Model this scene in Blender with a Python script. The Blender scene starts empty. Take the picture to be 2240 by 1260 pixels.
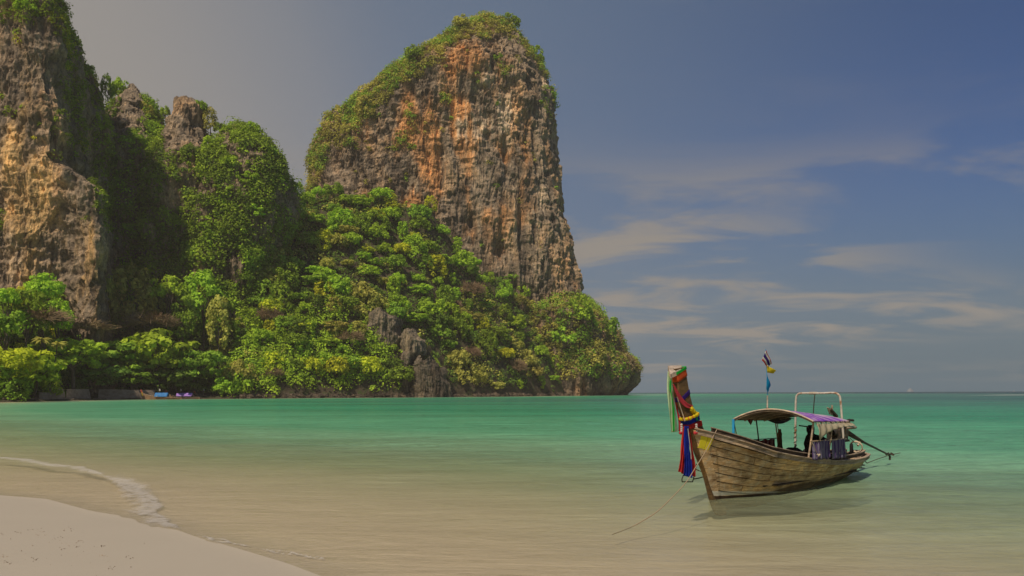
import bpy, bmesh, math, random
import numpy as np
from mathutils import Vector, Matrix, Euler

random.seed(7)
RNG = np.random.default_rng(11)
SC = bpy.context.scene
COL = SC.collection
R = math.radians

# ------------------------------------------------------------------ camera
CAM_H = 2.5
F_PX = 1742.0          # focal length in photo pixels (2240 wide)
HOR = 857.9            # horizon row at the photo's middle column
ROLL = R(0.2)
cam_data = bpy.data.cameras.new('camera')
cam_data.sensor_width = 36.0
cam_data.lens = 36.0 * F_PX / 2240.0
cam_data.shift_y = (HOR - 630.0) / 2240.0
cam_data.clip_start = 0.1
cam_data.clip_end = 60000.0
cam = bpy.data.objects.new('camera', cam_data)
COL.objects.link(cam)
cam.location = (0, 0, CAM_H)
cam.rotation_euler = (R(90), ROLL, 0)
SC.camera = cam

# ------------------------------------------------------------------ light
SUN_EL, SUN_AZ_X, SUN_AZ_Y = R(52), -0.47, -0.88
sun_dir = Vector((SUN_AZ_X, SUN_AZ_Y, 0)).normalized() * math.cos(SUN_EL) + Vector((0, 0, math.sin(SUN_EL)))
sd = bpy.data.lights.new('sun', 'SUN')
sd.energy = 3.6
sd.angle = R(0.5)
sd.color = (1.0, 0.86, 0.68)
sun = bpy.data.objects.new('sun', sd)
COL.objects.link(sun)
sun.rotation_euler = (-sun_dir).to_track_quat('-Z', 'Y').to_euler()

W = bpy.data.worlds.new('World')
SC.world = W
W.use_nodes = True
nt = W.node_tree
nt.nodes.clear()
class NG:
    """small node-tree writer"""
    def __init__(s, tree): s.t = tree
    def n(s, typ, **kw):
        nd = s.t.nodes.new(typ)
        for k, v in kw.items():
            if k == 'inp':
                for kk, vv in v.items():
                    if isinstance(vv, bpy.types.NodeSocket): s.t.links.new(vv, nd.inputs[kk])
                    else: nd.inputs[kk].default_value = vv
            else: setattr(nd, k, v)
        return nd
    def link(s, a, b): s.t.links.new(a, b)
    def math(s, op, a, b=None, c=None, clamp=False):
        nd = s.t.nodes.new('ShaderNodeMath'); nd.operation = op; nd.use_clamp = clamp
        for i, v in enumerate((a, b, c)):
            if v is None: continue
            if isinstance(v, bpy.types.NodeSocket): s.t.links.new(v, nd.inputs[i])
            else: nd.inputs[i].default_value = v
        return nd.outputs[0]
    def mix(s, fac, a, b, mode='MIX'):
        nd = s.t.nodes.new('ShaderNodeMix'); nd.data_type = 'RGBA'; nd.blend_type = mode
        for k, v in ((0, fac), (6, a), (7, b)):
            if isinstance(v, bpy.types.NodeSocket): s.t.links.new(v, nd.inputs[k])
            elif k == 0: nd.inputs[0].default_value = v
            else: nd.inputs[k].default_value = (*v, 1) if len(v) == 3 else v
        return nd.outputs[2]
    def ramp(s, fac, stops, interp='LINEAR'):
        nd = s.t.nodes.new('ShaderNodeValToRGB'); cr = nd.color_ramp; cr.interpolation = interp
        while len(cr.elements) < len(stops): cr.elements.new(0.5)
        for e, (p, c) in zip(cr.elements, stops):
            e.position = p; e.color = (c, c, c, 1) if not hasattr(c, '__len__') else (*c, 1)
        s.t.links.new(fac, nd.inputs[0]); return nd.outputs[0]
    def mr(s, v, a, b, c=0.0, d=1.0, smooth=True):
        nd = s.t.nodes.new('ShaderNodeMapRange'); nd.interpolation_type = 'SMOOTHSTEP' if smooth else 'LINEAR'
        s.t.links.new(v, nd.inputs[0])
        for i, x in enumerate((a, b, c, d)): nd.inputs[i + 1].default_value = x
        return nd.outputs[0]
    def noise(s, vec, scale, detail=4, rough=0.5, dist=0.0, out=0):
        nd = s.t.nodes.new('ShaderNodeTexNoise')
        if vec is not None: s.t.links.new(vec, nd.inputs['Vector'])
        nd.inputs['Scale'].default_value = scale; nd.inputs['Detail'].default_value = detail
        nd.inputs['Roughness'].default_value = rough; nd.inputs['Distortion'].default_value = dist
        return nd.outputs[out]
    def mapping(s, vec, scale=(1, 1, 1), loc=(0, 0, 0), rot=(0, 0, 0)):
        nd = s.t.nodes.new('ShaderNodeMapping'); s.t.links.new(vec, nd.inputs[0])
        nd.inputs['Scale'].default_value = scale; nd.inputs['Location'].default_value = loc; nd.inputs['Rotation'].default_value = rot
        return nd.outputs[0]

g = NG(nt)
sky = g.n('ShaderNodeTexSky', sky_type='NISHITA', sun_disc=False, sun_elevation=SUN_EL,
          sun_rotation=math.atan2(SUN_AZ_X, SUN_AZ_Y), air_density=1.0, dust_density=1.5, ozone_density=2.0)
tc = g.n('ShaderNodeTexCoord')
dirv = tc.outputs['Generated']
sep = g.n('ShaderNodeSeparateXYZ'); g.link(dirv, sep.inputs[0])
el = sep.outputs[2]
skyc = g.mix(1.0, sky.outputs[0], (0.160, 0.290, 0.47), 'MULTIPLY')
skyc = g.mix(g.math('MULTIPLY', g.mr(el, 0.28, 0.0), 0.95), skyc, (0.46, 1.08, 1.56))
skyc = g.mix(g.mr(sep.outputs[0], 0.62, -0.1, 0, 0.55), skyc, (1.02, 1.62, 2.30))
# hazier towards the left, clearer and deeper blue towards the right, one smooth change all round
veil = g.ramp(g.mr(g.math('ADD', sep.outputs[0], g.math('MULTIPLY', g.math('SUBTRACT', el, 0.2), 0.35)), -0.6, 0.6, 0, 1, False), [(0.20, 1.0), (0.36, 0.50), (0.46, 0.20), (0.62, 0.12), (0.80, 0.04), (0.97, 0.0)], 'B_SPLINE')
skyc = g.mix(veil, skyc, (2.65, 2.45, 2.25))
# wispy clouds on a layer seen in perspective: direction divided by height
hh = g.math('ADD', g.math('MAXIMUM', el, 0.0), 0.10)
px_ = g.math('DIVIDE', sep.outputs[0], hh); py_ = g.math('DIVIDE', sep.outputs[1], hh)
cmb = g.n('ShaderNodeCombineXYZ'); g.link(px_, cmb.inputs[0]); g.link(py_, cmb.inputs[1])
m1 = g.mapping(cmb.outputs[0], scale=(0.62, 0.95, 1), loc=(2.7, 1.4, 0), rot=(0, 0, R(-14)))
c1 = g.noise(m1, 1.5, 8, 0.58, 0.6)
m2 = g.mapping(cmb.outputs[0], scale=(0.22, 0.30, 1), loc=(0.6, 4.4, 0))
c2 = g.noise(m2, 1.2, 2, 0.5)
cover = g.mr(c2, 0.26, 0.52)
cl = g.math('MULTIPLY', g.mr(c1, 0.45, 0.63), cover)
low = g.mr(el, 0.30, 0.20)
cl = g.math('MULTIPLY', cl, g.math('ADD', 0.07, g.math('MULTIPLY', low, 0.93)))
cl = g.math('MULTIPLY', cl, g.mr(el, 0.0, 0.05))
skyc = g.mix(g.math('MULTIPLY', cl, 0.95), skyc, (2.45, 2.20, 1.95))
bg = g.n('ShaderNodeBackground', inp={'Color': skyc, 'Strength': 0.115})
out = g.n('ShaderNodeOutputWorld'); g.link(bg.outputs[0], out.inputs[0])

SC.view_settings.view_transform = 'Standard'
SC.view_settings.look = 'None'
SC.view_settings.exposure = 0.05
SC.view_settings.gamma = 1.0
SC.view_settings.use_curve_mapping = False
HAZE = 0.00014
SC.cycles.volume_bounces = 0
SC.cycles.max_bounces = 8
SC.cycles.transparent_max_bounces = 8
SC.cycles.caustics_reflective = False
SC.cycles.caustics_refractive = False
SC.cycles.use_denoising = True

# ------------------------------------------------------------------ helpers
_c, _s = math.cos(ROLL), math.sin(ROLL)
def P(px, py, Y):
    """world point(s) seen at photo pixel (px, py) at distance Y (metres along +Y)"""
    px = np.asarray(px, float); py = np.asarray(py, float); Y = np.asarray(Y, float)
    xp = (px - 1120.0) / F_PX; yp = (HOR - py) / F_PX
    return np.stack(np.broadcast_arrays(Y * (_c * xp + _s * yp), Y, CAM_H + Y * (-_s * xp + _c * yp)), -1)
def PIX(p):
    p = np.asarray(p, float)
    x = p[..., 0] / p[..., 1]; z = (p[..., 2] - CAM_H) / p[..., 1]
    return 1120 + F_PX * (_c * x - _s * z), HOR - F_PX * (_s * x + _c * z)
def interp(x, pts):
    a = np.array(pts, float); return np.interp(x, a[:, 0], a[:, 1])

def _hash(ix, iy, iz, seed):
    h = (ix.astype(np.uint32) * np.uint32(374761393) + iy.astype(np.uint32) * np.uint32(668265263)
         + iz.astype(np.uint32) * np.uint32(2246822519) + np.uint32(seed * 3266489917 & 0xffffffff))
    h = (h ^ (h >> np.uint32(13))) * np.uint32(1274126177)
    h = h ^ (h >> np.uint32(16))
    return (h & np.uint32(0xffffff)).astype(np.float32) / np.float32(0xffffff) * 2 - 1
def vnoise(x, y, z, seed=0):
    x, y, z = np.broadcast_arrays(np.asarray(x, np.float32), np.asarray(y, np.float32), np.asarray(z, np.float32))
    fx, fy, fz = np.floor(x), np.floor(y), np.floor(z)
    tx, ty, tz = x - fx, y - fy, z - fz
    ix, iy, iz = fx.astype(np.int64), fy.astype(np.int64), fz.astype(np.int64)
    tx = tx * tx * (3 - 2 * tx); ty = ty * ty * (3 - 2 * ty); tz = tz * tz * (3 - 2 * tz)
    r = 0
    for dx in (0, 1):
        wx = tx if dx else 1 - tx
        for dy in (0, 1):
            wy = ty if dy else 1 - ty
            for dz in (0, 1):
                wz = tz if dz else 1 - tz
                r = r + wx * wy * wz * _hash(ix + dx, iy + dy, iz + dz, seed)
    return r
def fbm(x, y, z, seed=0, oct=4, gain=0.5):
    r = 0; a = 1.0; f = 1.0
    for o in range(oct):
        r = r + a * vnoise(x * f + 17.3 * o, y * f - 9.1 * o, z * f + 3.7 * o, seed + o); a *= gain; f *= 2.03
    return r
def sstep(x, a, b):
    t = np.clip((x - a) / (b - a), 0, 1); return t * t * (3 - 2 * t)

def mesh_np(name, verts, faces, mat=None, smooth=False, attrs=None, fmat=None):
    """verts (N,3); faces (M,4) or (M,3) int arrays -> mesh"""
    me = bpy.data.meshes.new(name)
    verts = np.ascontiguousarray(verts, np.float32); faces = np.ascontiguousarray(faces, np.int32)
    k = faces.shape[1]
    me.vertices.add(len(verts)); me.vertices.foreach_set('co', verts.ravel())
    me.loops.add(faces.size); me.loops.foreach_set('vertex_index', faces.ravel())
    me.polygons.add(len(faces)); me.polygons.foreach_set('loop_start', np.arange(0, faces.size, k, dtype=np.int32))
    try: me.polygons.foreach_set('loop_total', np.full(len(faces), k, np.int32))
    except Exception: pass
    me.update(calc_edges=True)
    me.polygons.foreach_set('use_smooth', np.full(len(faces), smooth, bool))
    if attrs:
        for an, av in attrs.items():
            av = np.asarray(av, np.float32)
            if av.ndim == 1:
                at = me.attributes.new(an, 'FLOAT', 'POINT'); at.data.foreach_set('value', av)
            else:
                at = me.attributes.new(an, 'FLOAT_COLOR', 'POINT')
                at.data.foreach_set('color', np.concatenate([av, np.ones((len(av), 1), np.float32)], 1).ravel())
    if mat: me.materials.append(mat)
    me.validate()
    return me
def link(name, me, parent=None):
    o = bpy.data.objects.new(name, me); COL.objects.link(o)
    if parent is not None: o.parent = parent
    return o
def tag(o, label=None, cat=None, group=None, kind=None):
    if label: o['label'] = label
    if cat: o['category'] = cat
    if group: o['group'] = group
    if kind: o['kind'] = kind
    return o
def empty(name, loc=(0, 0, 0), rz=0.0):
    o = bpy.data.objects.new(name, None); COL.objects.link(o)
    o.location = loc; o.rotation_euler = (0, 0, rz); o.empty_display_size = 0.3
    return o

def new_mat(name):
    m = bpy.data.materials.new(name); m.use_nodes = True; m.node_tree.nodes.clear()
    return m, NG(m.node_tree)
def finish(g, shader, disp=None):
    o = g.n('ShaderNodeOutputMaterial'); g.link(shader, o.inputs[0]); return o
def principled(g, **kw):
    return g.n('ShaderNodeBsdfPrincipled', inp=kw).outputs[0]

# ------------------------------------------------------------------ materials of the land
def rock_material(name, k=1.0):
    m, g = new_mat(name)
    geo = g.n('ShaderNodeNewGeometry'); pos = geo.outputs['Position']
    col = g.n('ShaderNodeAttribute', attribute_name='col').outputs[0]
    st = g.mapping(pos, scale=(0.50, 0.50, 0.15))
    n1 = g.noise(st, 1.0, 8, 0.62, 0.6)
    n2 = g.noise(g.mapping(pos, scale=(0.17, 0.17, 0.05)), 1.0, 6, 0.6, 1.2)
    n4 = g.noise(g.mapping(pos, scale=(0.09, 0.09, 0.05)), 1.0, 5, 0.6, 0.8)
    n3 = g.noise(pos, 1.3, 6, 0.65)
    c = g.mix(1.0, col, g.ramp(n1, [(0.30, (0.34, 0.32, 0.30)), (0.44, (0.92, 0.90, 0.86)), (0.58, (1.28, 1.2, 1.08)), (0.75, (1.9, 1.75, 1.5))]), 'MULTIPLY')
    c = g.mix(g.mr(n2, 0.54, 0.68), c, g.mix(1.0, c, (0.42, 0.41, 0.42), 'MULTIPLY'))
    c = g.mix(1.0, c, g.ramp(n3, [(0.3, 0.6), (0.5, 1.0), (0.7, 1.4)]), 'MULTIPLY')
    c = g.mix(1.0, c, g.ramp(n4, [(0.34, (0.62, 0.60, 0.58)), (0.5, (1, 1, 1)), (0.62, (1.35, 1.28, 1.18))]), 'MULTIPLY')
    bump = g.n('ShaderNodeBump', inp={'Strength': 0.95, 'Distance': 1.6, 'Height': g.math('ADD', n1, g.math('MULTIPLY', n3, 0.55))})
    finish(g, principled(g, **{'Base Color': c, 'Roughness': 0.95, 'Specular IOR Level': 0.15, 'Normal': bump.outputs[0]}))
    return m
M_ROCK = rock_material('limestone')

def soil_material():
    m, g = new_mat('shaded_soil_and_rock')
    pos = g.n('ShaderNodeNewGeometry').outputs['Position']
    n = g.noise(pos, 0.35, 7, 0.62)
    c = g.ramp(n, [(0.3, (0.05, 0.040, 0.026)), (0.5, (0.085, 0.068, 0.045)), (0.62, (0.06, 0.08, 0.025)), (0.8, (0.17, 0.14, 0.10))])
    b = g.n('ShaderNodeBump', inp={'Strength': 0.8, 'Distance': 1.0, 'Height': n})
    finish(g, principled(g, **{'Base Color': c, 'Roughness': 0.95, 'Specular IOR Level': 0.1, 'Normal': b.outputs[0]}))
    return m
M_SOIL = soil_material()

def leaf_material(name, base, var=0.3, trans=0.5):
    m, g = new_mat(name)
    t = g.n('ShaderNodeAttribute', attribute_name='tint').outputs['Fac']
    oi = g.n('ShaderNodeObjectInfo').outputs['Random']
    hsv = g.n('ShaderNodeHueSaturation', inp={'Color': (*base, 1)})
    g.link(g.math('ADD', 0.485, g.math('MULTIPLY', oi, 0.03)), hsv.inputs['Hue'])
    g.link(g.math('MULTIPLY', t, g.math('ADD', 1 - var / 2, g.math('MULTIPLY', oi, var))), hsv.inputs['Value'])
    # young leaves are yellower
    c = g.mix(g.mr(t, 1.0, 1.7, 0.0, 0.4), hsv.outputs[0], (base[0] * 1.8, base[1] * 1.5, base[2] * 1.3))
    d = g.n('ShaderNodeBsdfDiffuse', inp={'Color': c})
    tr = g.n('ShaderNodeBsdfTranslucent', inp={'Color': g.mix(1.0, c, (trans * 1.15, trans * 1.15, trans * 0.6), 'MULTIPLY')})
    mx = g.n('ShaderNodeAddShader'); g.link(d.outputs[0], mx.inputs[0]); g.link(tr.outputs[0], mx.inputs[1])
    finish(g, mx.outputs[0]); return m
LEAF = {
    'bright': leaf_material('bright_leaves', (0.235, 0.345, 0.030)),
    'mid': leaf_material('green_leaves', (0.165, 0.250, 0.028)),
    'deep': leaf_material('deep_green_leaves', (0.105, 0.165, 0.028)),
    'yellow': leaf_material('yellow_green_leaves', (0.350, 0.370, 0.026)),
    'olive': leaf_material('olive_leaves', (0.275, 0.265, 0.060)),
    'brown': leaf_material('dry_twigs', (0.27, 0.19, 0.11), 0.2, 0.1),
}
def bark_material(name='bark', c0=(0.05, 0.038, 0.026), c1=(0.20, 0.165, 0.12)):
    m, g = new_mat(name)
    pos = g.n('ShaderNodeNewGeometry').outputs['Position']
    n = g.noise(g.mapping(pos, scale=(4, 4, 0.7)), 1.0, 5, 0.6)
    c = g.ramp(n, [(0.3, c0), (0.7, c1)])
    finish(g, principled(g, **{'Base Color': c, 'Roughness': 0.9, 'Specular IOR Level': 0.1})); return m
M_BARK = bark_material()

# ------------------------------------------------------------------ ground, sea bed and water
# shoreline drawn on the ground in metres; land lies to its left and behind the camera
SHORE_PX = [(0, 1083), (100, 1091), (200, 1118), (300, 1134), (360, 1150), (430, 1175), (520, 1200), (620, 1230), (700, 1258)]
near = []
for (a, b) in SHORE_PX:
    yy = CAM_H * F_PX / (b - (HOR + (1120 - a) * math.tan(ROLL)))
    near.append(((a - 1120) / F_PX * yy, yy))
far = []
DS = [(-500, 150), (-200, 200), (0, 246), (100, 279), (240, 335), (350, 338), (520, 363), (860, 407), (1100, 458), (1280, 545), (1380, 615), (1480, 640)]
for a in (0, 100, 240, 350, 520, 860, 1100, 1280, 1380, 1395):
    yy = interp(a, DS) + 2; far.append(((a - 1120) / F_PX * yy, yy))
SHORE = [(60, -90), (25, -30), (9, -6), (4.2, 3.5), (0.4, 8.2)] + near[::-1] + [(-16, 21.5), (-24, 25.5), (-40, 37), (-66, 62), (-98, 100), (-130, 150), (-152, 202)] + far
LANDPOLY = SHORE + [(100, 700), (60, 900), (-900, 900), (-900, -90)]
def _seg_dist(x, y, pts):
    d = np.full(x.shape, 1e9)
    for (x0, y0), (x1, y1) in zip(pts[:-1], pts[1:]):
        dx, dy = x1 - x0, y1 - y0; L = dx * dx + dy * dy
        t = np.clip(((x - x0) * dx + (y - y0) * dy) / L, 0, 1)
        d = np.minimum(d, np.hypot(x - x0 - t * dx, y - y0 - t * dy))
    return d
def _inside(x, y, poly):
    c = np.zeros(x.shape, bool); n = len(poly)
    for i in range(n):
        x0, y0 = poly[i]; x1, y1 = poly[(i + 1) % n]
        cond = ((y0 > y) != (y1 > y))
        with np.errstate(divide='ignore', invalid='ignore'):
            xi = (x1 - x0) * (y - y0) / (y1 - y0 + 1e-12) + x0
        c ^= cond & (x < xi)
    return c
def shore_s(x, y):
    """metres out to sea from the shoreline (negative on land)"""
    d = _seg_dist(x, y, LANDPOLY + [LANDPOLY[0]])
    return np.where(_inside(x, y, LANDPOLY), -d, d)
def ground_z(x, y, s=None):
    if s is None: s = shore_s(x, y)
    sea = -(0.042 * np.minimum(s, 14) + 0.055 * np.clip(s - 14, 0, 60) + 0.02 * np.clip(s - 74, 0, 700))
    land = 0.045 * np.clip(-s, 0, 12) + 0.02 * np.clip(-s - 12, 0, 60)
    z = np.where(s > 0, sea, land)
    z = z + 0.012 * fbm(x / 1.7, y / 1.7, 0, 5, 3) * sstep(-s, 1.0, 4.0) * (np.hypot(x, y) < 60)
    z = z + 0.02 * fbm(x / 2.5, y / 1.1, 0, 9, 2) * sstep(s, 1.0, 6.0) * (np.hypot(x, y) < 80)
    return z
def polar(rs, nth_front, nth_back):
    a = np.concatenate([np.linspace(R(48), R(132), nth_front, endpoint=False), np.linspace(R(132), R(408), nth_back, endpoint=False)])
    n = len(a); rr, aa = np.meshgrid(rs, a, indexing='ij')
    x = np.concatenate([[0], (rr * np.cos(aa)).ravel()]); y = np.concatenate([[0], (rr * np.sin(aa)).ravel()])
    f = []
    i = np.arange(len(rs) - 1)[:, None] * n + 1; j = np.arange(n)[None, :]; j2 = (j + 1) % n
    q = np.stack([i + j, i + n + j, i + n + j2, i + j2], -1).reshape(-1, 4)
    return x, y, q, n
rs = np.concatenate([np.geomspace(1.0, 80, 190), np.geomspace(80, 900, 90)[1:], np.geomspace(900, 2300, 8)[1:]])
gx, gy, gq, gn = polar(rs, 420, 110)
gs = shore_s(gx, gy)
gz = ground_z(gx, gy, gs)
gq_ = np.concatenate([gq, np.stack([np.zeros(gn, int), 1 + np.arange(gn), 1 + (np.arange(gn) + 1) % gn, 1 + (np.arange(gn) + 1) % gn], -1)])
def sand_material():
    m, g = new_mat('beach_sand')
    pos = g.n('ShaderNodeNewGeometry').outputs['Position']
    s = g.n('ShaderNodeAttribute', attribute_name='sea').outputs['Fac']
    n1 = g.noise(pos, 0.5, 5, 0.6); n2 = g.noise(pos, 45.0, 3, 0.7); n3 = g.noise(g.mapping(pos, scale=(1.0, 2.4, 1)), 3.0, 5, 0.65)
    dry = g.mix(n1, (0.378, 0.334, 0.268), (0.434, 0.388, 0.316))
    dry = g.mix(1.0, dry, g.ramp(n2, [(0.25, 0.80), (0.5, 1.0), (0.75, 1.14)]), 'MULTIPLY')
    dry = g.mix(g.mr(n3, 0.52, 0.75, 0, 0.35), dry, (0.29, 0.235, 0.175))
    damp = g.mix(n1, (0.392, 0.346, 0.282), (0.420, 0.372, 0.305))
    wet = g.mix(n3, (0.50, 0.43, 0.325), (0.58, 0.51, 0.405))
    dampf = g.mr(g.math('ADD', s, g.math('MULTIPLY', n1, 1.6)), -3.4, -1.6)
    wetf = g.mr(g.math('ADD', s, g.math('MULTIPLY', n3, 0.5)), -0.3, 1.5)
    c = g.mix(dampf, dry, damp)
    c = g.mix(wetf, c, wet)
    h = g.math('ADD', g.math('MULTIPLY', n2, 0.35), n3)
    b = g.n('ShaderNodeBump', inp={'Distance': 0.06, 'Height': h}); g.link(g.math('SUBTRACT', 0.55, g.math('MULTIPLY', dampf, 0.5)), b.inputs['Strength'])
    finish(g, principled(g, **{'Base Color': c, 'Roughness': g.math('SUBTRACT', 0.95, g.math('MULTIPLY', dampf, 0.3)), 'Specular IOR Level': 0.2, 'Normal': b.outputs[0]}))
    return m
M_SAND = sand_material()
tag(link('beach', mesh_np('beach', np.stack([gx, gy, gz], -1), gq_, M_SAND, True, {'sea': gs})), 'pale sand beach shelving under clear shallow water', kind='structure')

# water: one sheet, small swells near the shore are real relief, finer ripples are bump plus painted light and dark
def water_material():
    m, g = new_mat('clear_bay_water')
    pos = g.n('ShaderNodeNewGeometry').outputs['Position']
    dep = g.n('ShaderNodeAttribute', attribute_name='depth').outputs['Fac']
    foam = g.n('ShaderNodeAttribute', attribute_name='foam').outputs['Fac']
    dist = g.n('ShaderNodeAttribute', attribute_name='offshore').outputs['Fac']
    w = g.noise(g.mapping(pos, scale=(0.50, 1.0, 1), rot=(0, 0, R(12))), 3.4, 5, 0.66, 0.9)
    w2 = g.noise(g.mapping(pos, scale=(0.30, 1.0, 1), rot=(0, 0, R(-9))), 0.6, 5, 0.62, 1.0)
    w3 = g.noise(g.mapping(pos, scale=(0.10, 0.42, 1)), 0.12, 5, 0.62)
    h = g.math('ADD', g.math('MULTIPLY', w, 0.28), w2)
    b = g.n('ShaderNodeBump', inp={'Strength': 0.75, 'Distance': 0.28, 'Height': h})
    big = g.noise(g.mapping(pos, scale=(0.5, 1.0, 1)), 0.03, 4, 0.6)
    depn = g.math('MULTIPLY', dep, g.math('ADD', 0.55, g.math('MULTIPLY', big, 0.9)))
    # body colour of the water by its real depth: sand-stained shallows, jade, teal, blue-green sea
    body = g.ramp(g.math('MULTIPLY', depn, 0.1), [(0.0, (0.46, 0.40, 0.22)), (0.03, (0.46, 0.47, 0.29)), (0.08, (0.27, 0.46, 0.28)),
                  (0.16, (0.12, 0.36, 0.205)), (0.38, (0.045, 0.260, 0.140)), (0.66, (0.055, 0.165, 0.130)), (1.0, (0.004, 0.045, 0.060))])
    body = g.mix(1.0, body, g.ramp(w3, [(0.3, 0.78), (0.5, 1.0), (0.7, 1.2)]), 'MULTIPLY')
    wsum = g.math('ADD', g.math('MULTIPLY', w, 0.5), g.math('MULTIPLY', w2, 0.5))
    body = g.mix(1.0, body, g.ramp(wsum, [(0.36, 0.74), (0.5, 1.0), (0.64, 1.27)]), 'MULTIPLY')  # wave and ripple light and dark painted into the body colour
    fac = g.ramp(g.math('MULTIPLY', depn, 0.25), [(0.0, 0.03), (0.06, 0.17), (0.14, 0.42), (0.35, 0.90), (1.0, 1.0)])
    dif = g.n('ShaderNodeBsdfDiffuse', inp={'Color': body, 'Normal': b.outputs[0]})
    tr = g.n('ShaderNodeBsdfTransparent', inp={'Color': g.mix(g.mr(dep, 0.05, 0.9), (0.98, 0.96, 0.91), (0.66, 0.84, 0.66))})
    mx = g.n('ShaderNodeMixShader', inp={0: fac}); g.link(tr.outputs[0], mx.inputs[1]); g.link(dif.outputs[0], mx.inputs[2])
    gl = g.n('ShaderNodeBsdfGlossy', inp={'Color': (0.9, 0.9, 0.9, 1), 'Roughness': 0.12, 'Normal': b.outputs[0]})
    fr = g.n('ShaderNodeFresnel', inp={'IOR': 1.33, 'Normal': b.outputs[0]})
    mx2 = g.n('ShaderNodeMixShader', inp={0: g.math('MINIMUM', g.math('MULTIPLY', fr.outputs[0], 0.60), 0.32)}); g.link(mx.outputs[0], mx2.inputs[1]); g.link(gl.outputs[0], mx2.inputs[2])
    fn = g.noise(g.mapping(pos, scale=(1.0, 1.6, 1)), 4.5, 7, 0.72, 0.5)
    ff = g.math('MULTIPLY', g.mr(g.math('ADD', fn, g.math('MULTIPLY', foam, 0.34)), 0.60, 0.92), g.mr(foam, 0.0, 0.25))
    fd = g.n('ShaderNodeBsdfDiffuse', inp={'Color': (0.50, 0.47, 0.44, 1)})
    mx3 = g.n('ShaderNodeMixShader', inp={0: g.math('MULTIPLY', ff, 0.6)}); g.link(mx2.outputs[0], mx3.inputs[1]); g.link(fd.outputs[0], mx3.inputs[2])
    finish(g, mx3.outputs[0]); return m
M_WATER = water_material()
rs = np.concatenate([np.geomspace(5.0, 70, 420), np.geomspace(70, 900, 110)[1:], np.geomspace(900, 2300, 12)[1:]])
wx, wy, wq, wn = polar(rs, 620, 60)
ws = shore_s(wx, wy)
def unp(px, py):
    yy = CAM_H * F_PX / (py - (HOR + (1120 - px) * math.tan(ROLL))); return ((px - 1120) / F_PX * yy, yy)
FOAM = [unp(*p) for p in [(-60, 1000), (10, 1002), (60, 1006), (110, 1019), (170, 1023), (210, 1036), (245, 1046), (280, 1062), (310, 1082), (335, 1096), (338, 1110), (318, 1121), (345, 1128), (365, 1148), (400, 1160), (455, 1177), (510, 1190), (600, 1207), (700, 1222), (790, 1232)]]
fd = np.full(wx.shape, 9.0)
fw = []
nearm = np.hypot(wx, wy) < 60
fd[nearm] = _seg_dist(wx[nearm], wy[nearm], FOAM)
wob = 0.12 * vnoise(wx * 2, wy * 2, 0, 3)
pxw, _ = PIX(np.stack([wx, np.maximum(wy, 1.0), 0 * wx], -1))
fwid = interp(pxw, [(0, 0.30), (60, 0.40), (150, 0.35), (210, 0.16), (235, 0.20), (270, 0.55), (330, 0.5), (345, 0.20), (420, 0.08), (520, 0.04), (800, 0.02)])
foam = np.clip(1.25 - np.abs(fd + wob) / fwid, 0, 1) * nearm
foam2 = np.clip(1 - np.abs(ws - 0.25 - 0.4 * vnoise(wx / 2.5, wy / 2.5, 0, 8)) / 0.10, 0, 1) * 0.12 * nearm
foam = np.maximum(foam, foam2)
# surf line far out on the right
fard = _seg_dist(wx, wy, [unp(2165, 864.6), unp(2200, 864.4), unp(2235, 863.3), unp(2300, 863.6)])
foam = np.maximum(foam, np.clip(1.4 - fard / 14, 0, 1) * (wy > 250) * 1.0)
amp = 0.042 * sstep(ws, 0.6, 10) * (np.hypot(wx, wy) < 90)
sw = fbm(wx / 5.0 + 0.15 * wy, wy / 1.3, 0, 21, 3) + 0.4 * fbm(wx / 1.6, wy / 0.5, 0, 22, 2)
wz = amp * sw + 0.022 * np.clip(foam, 0, 1) * nearm
dep = np.maximum(-ground_z(wx, wy, ws), 0.0)
keep = (ws > -0.6)
qk = keep[wq].any(1)
wv = np.stack([wx, wy, wz], -1)
used = np.zeros(len(wv), bool); used[wq[qk].ravel()] = True
remap = np.cumsum(used) - 1
tag(link('water', mesh_np('water', wv[used], remap[wq[qk]], M_WATER, True, {'depth': dep[used], 'foam': foam[used], 'offshore': ws[used]})),
    'clear turquoise sea water of a sheltered bay', kind='structure')

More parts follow.
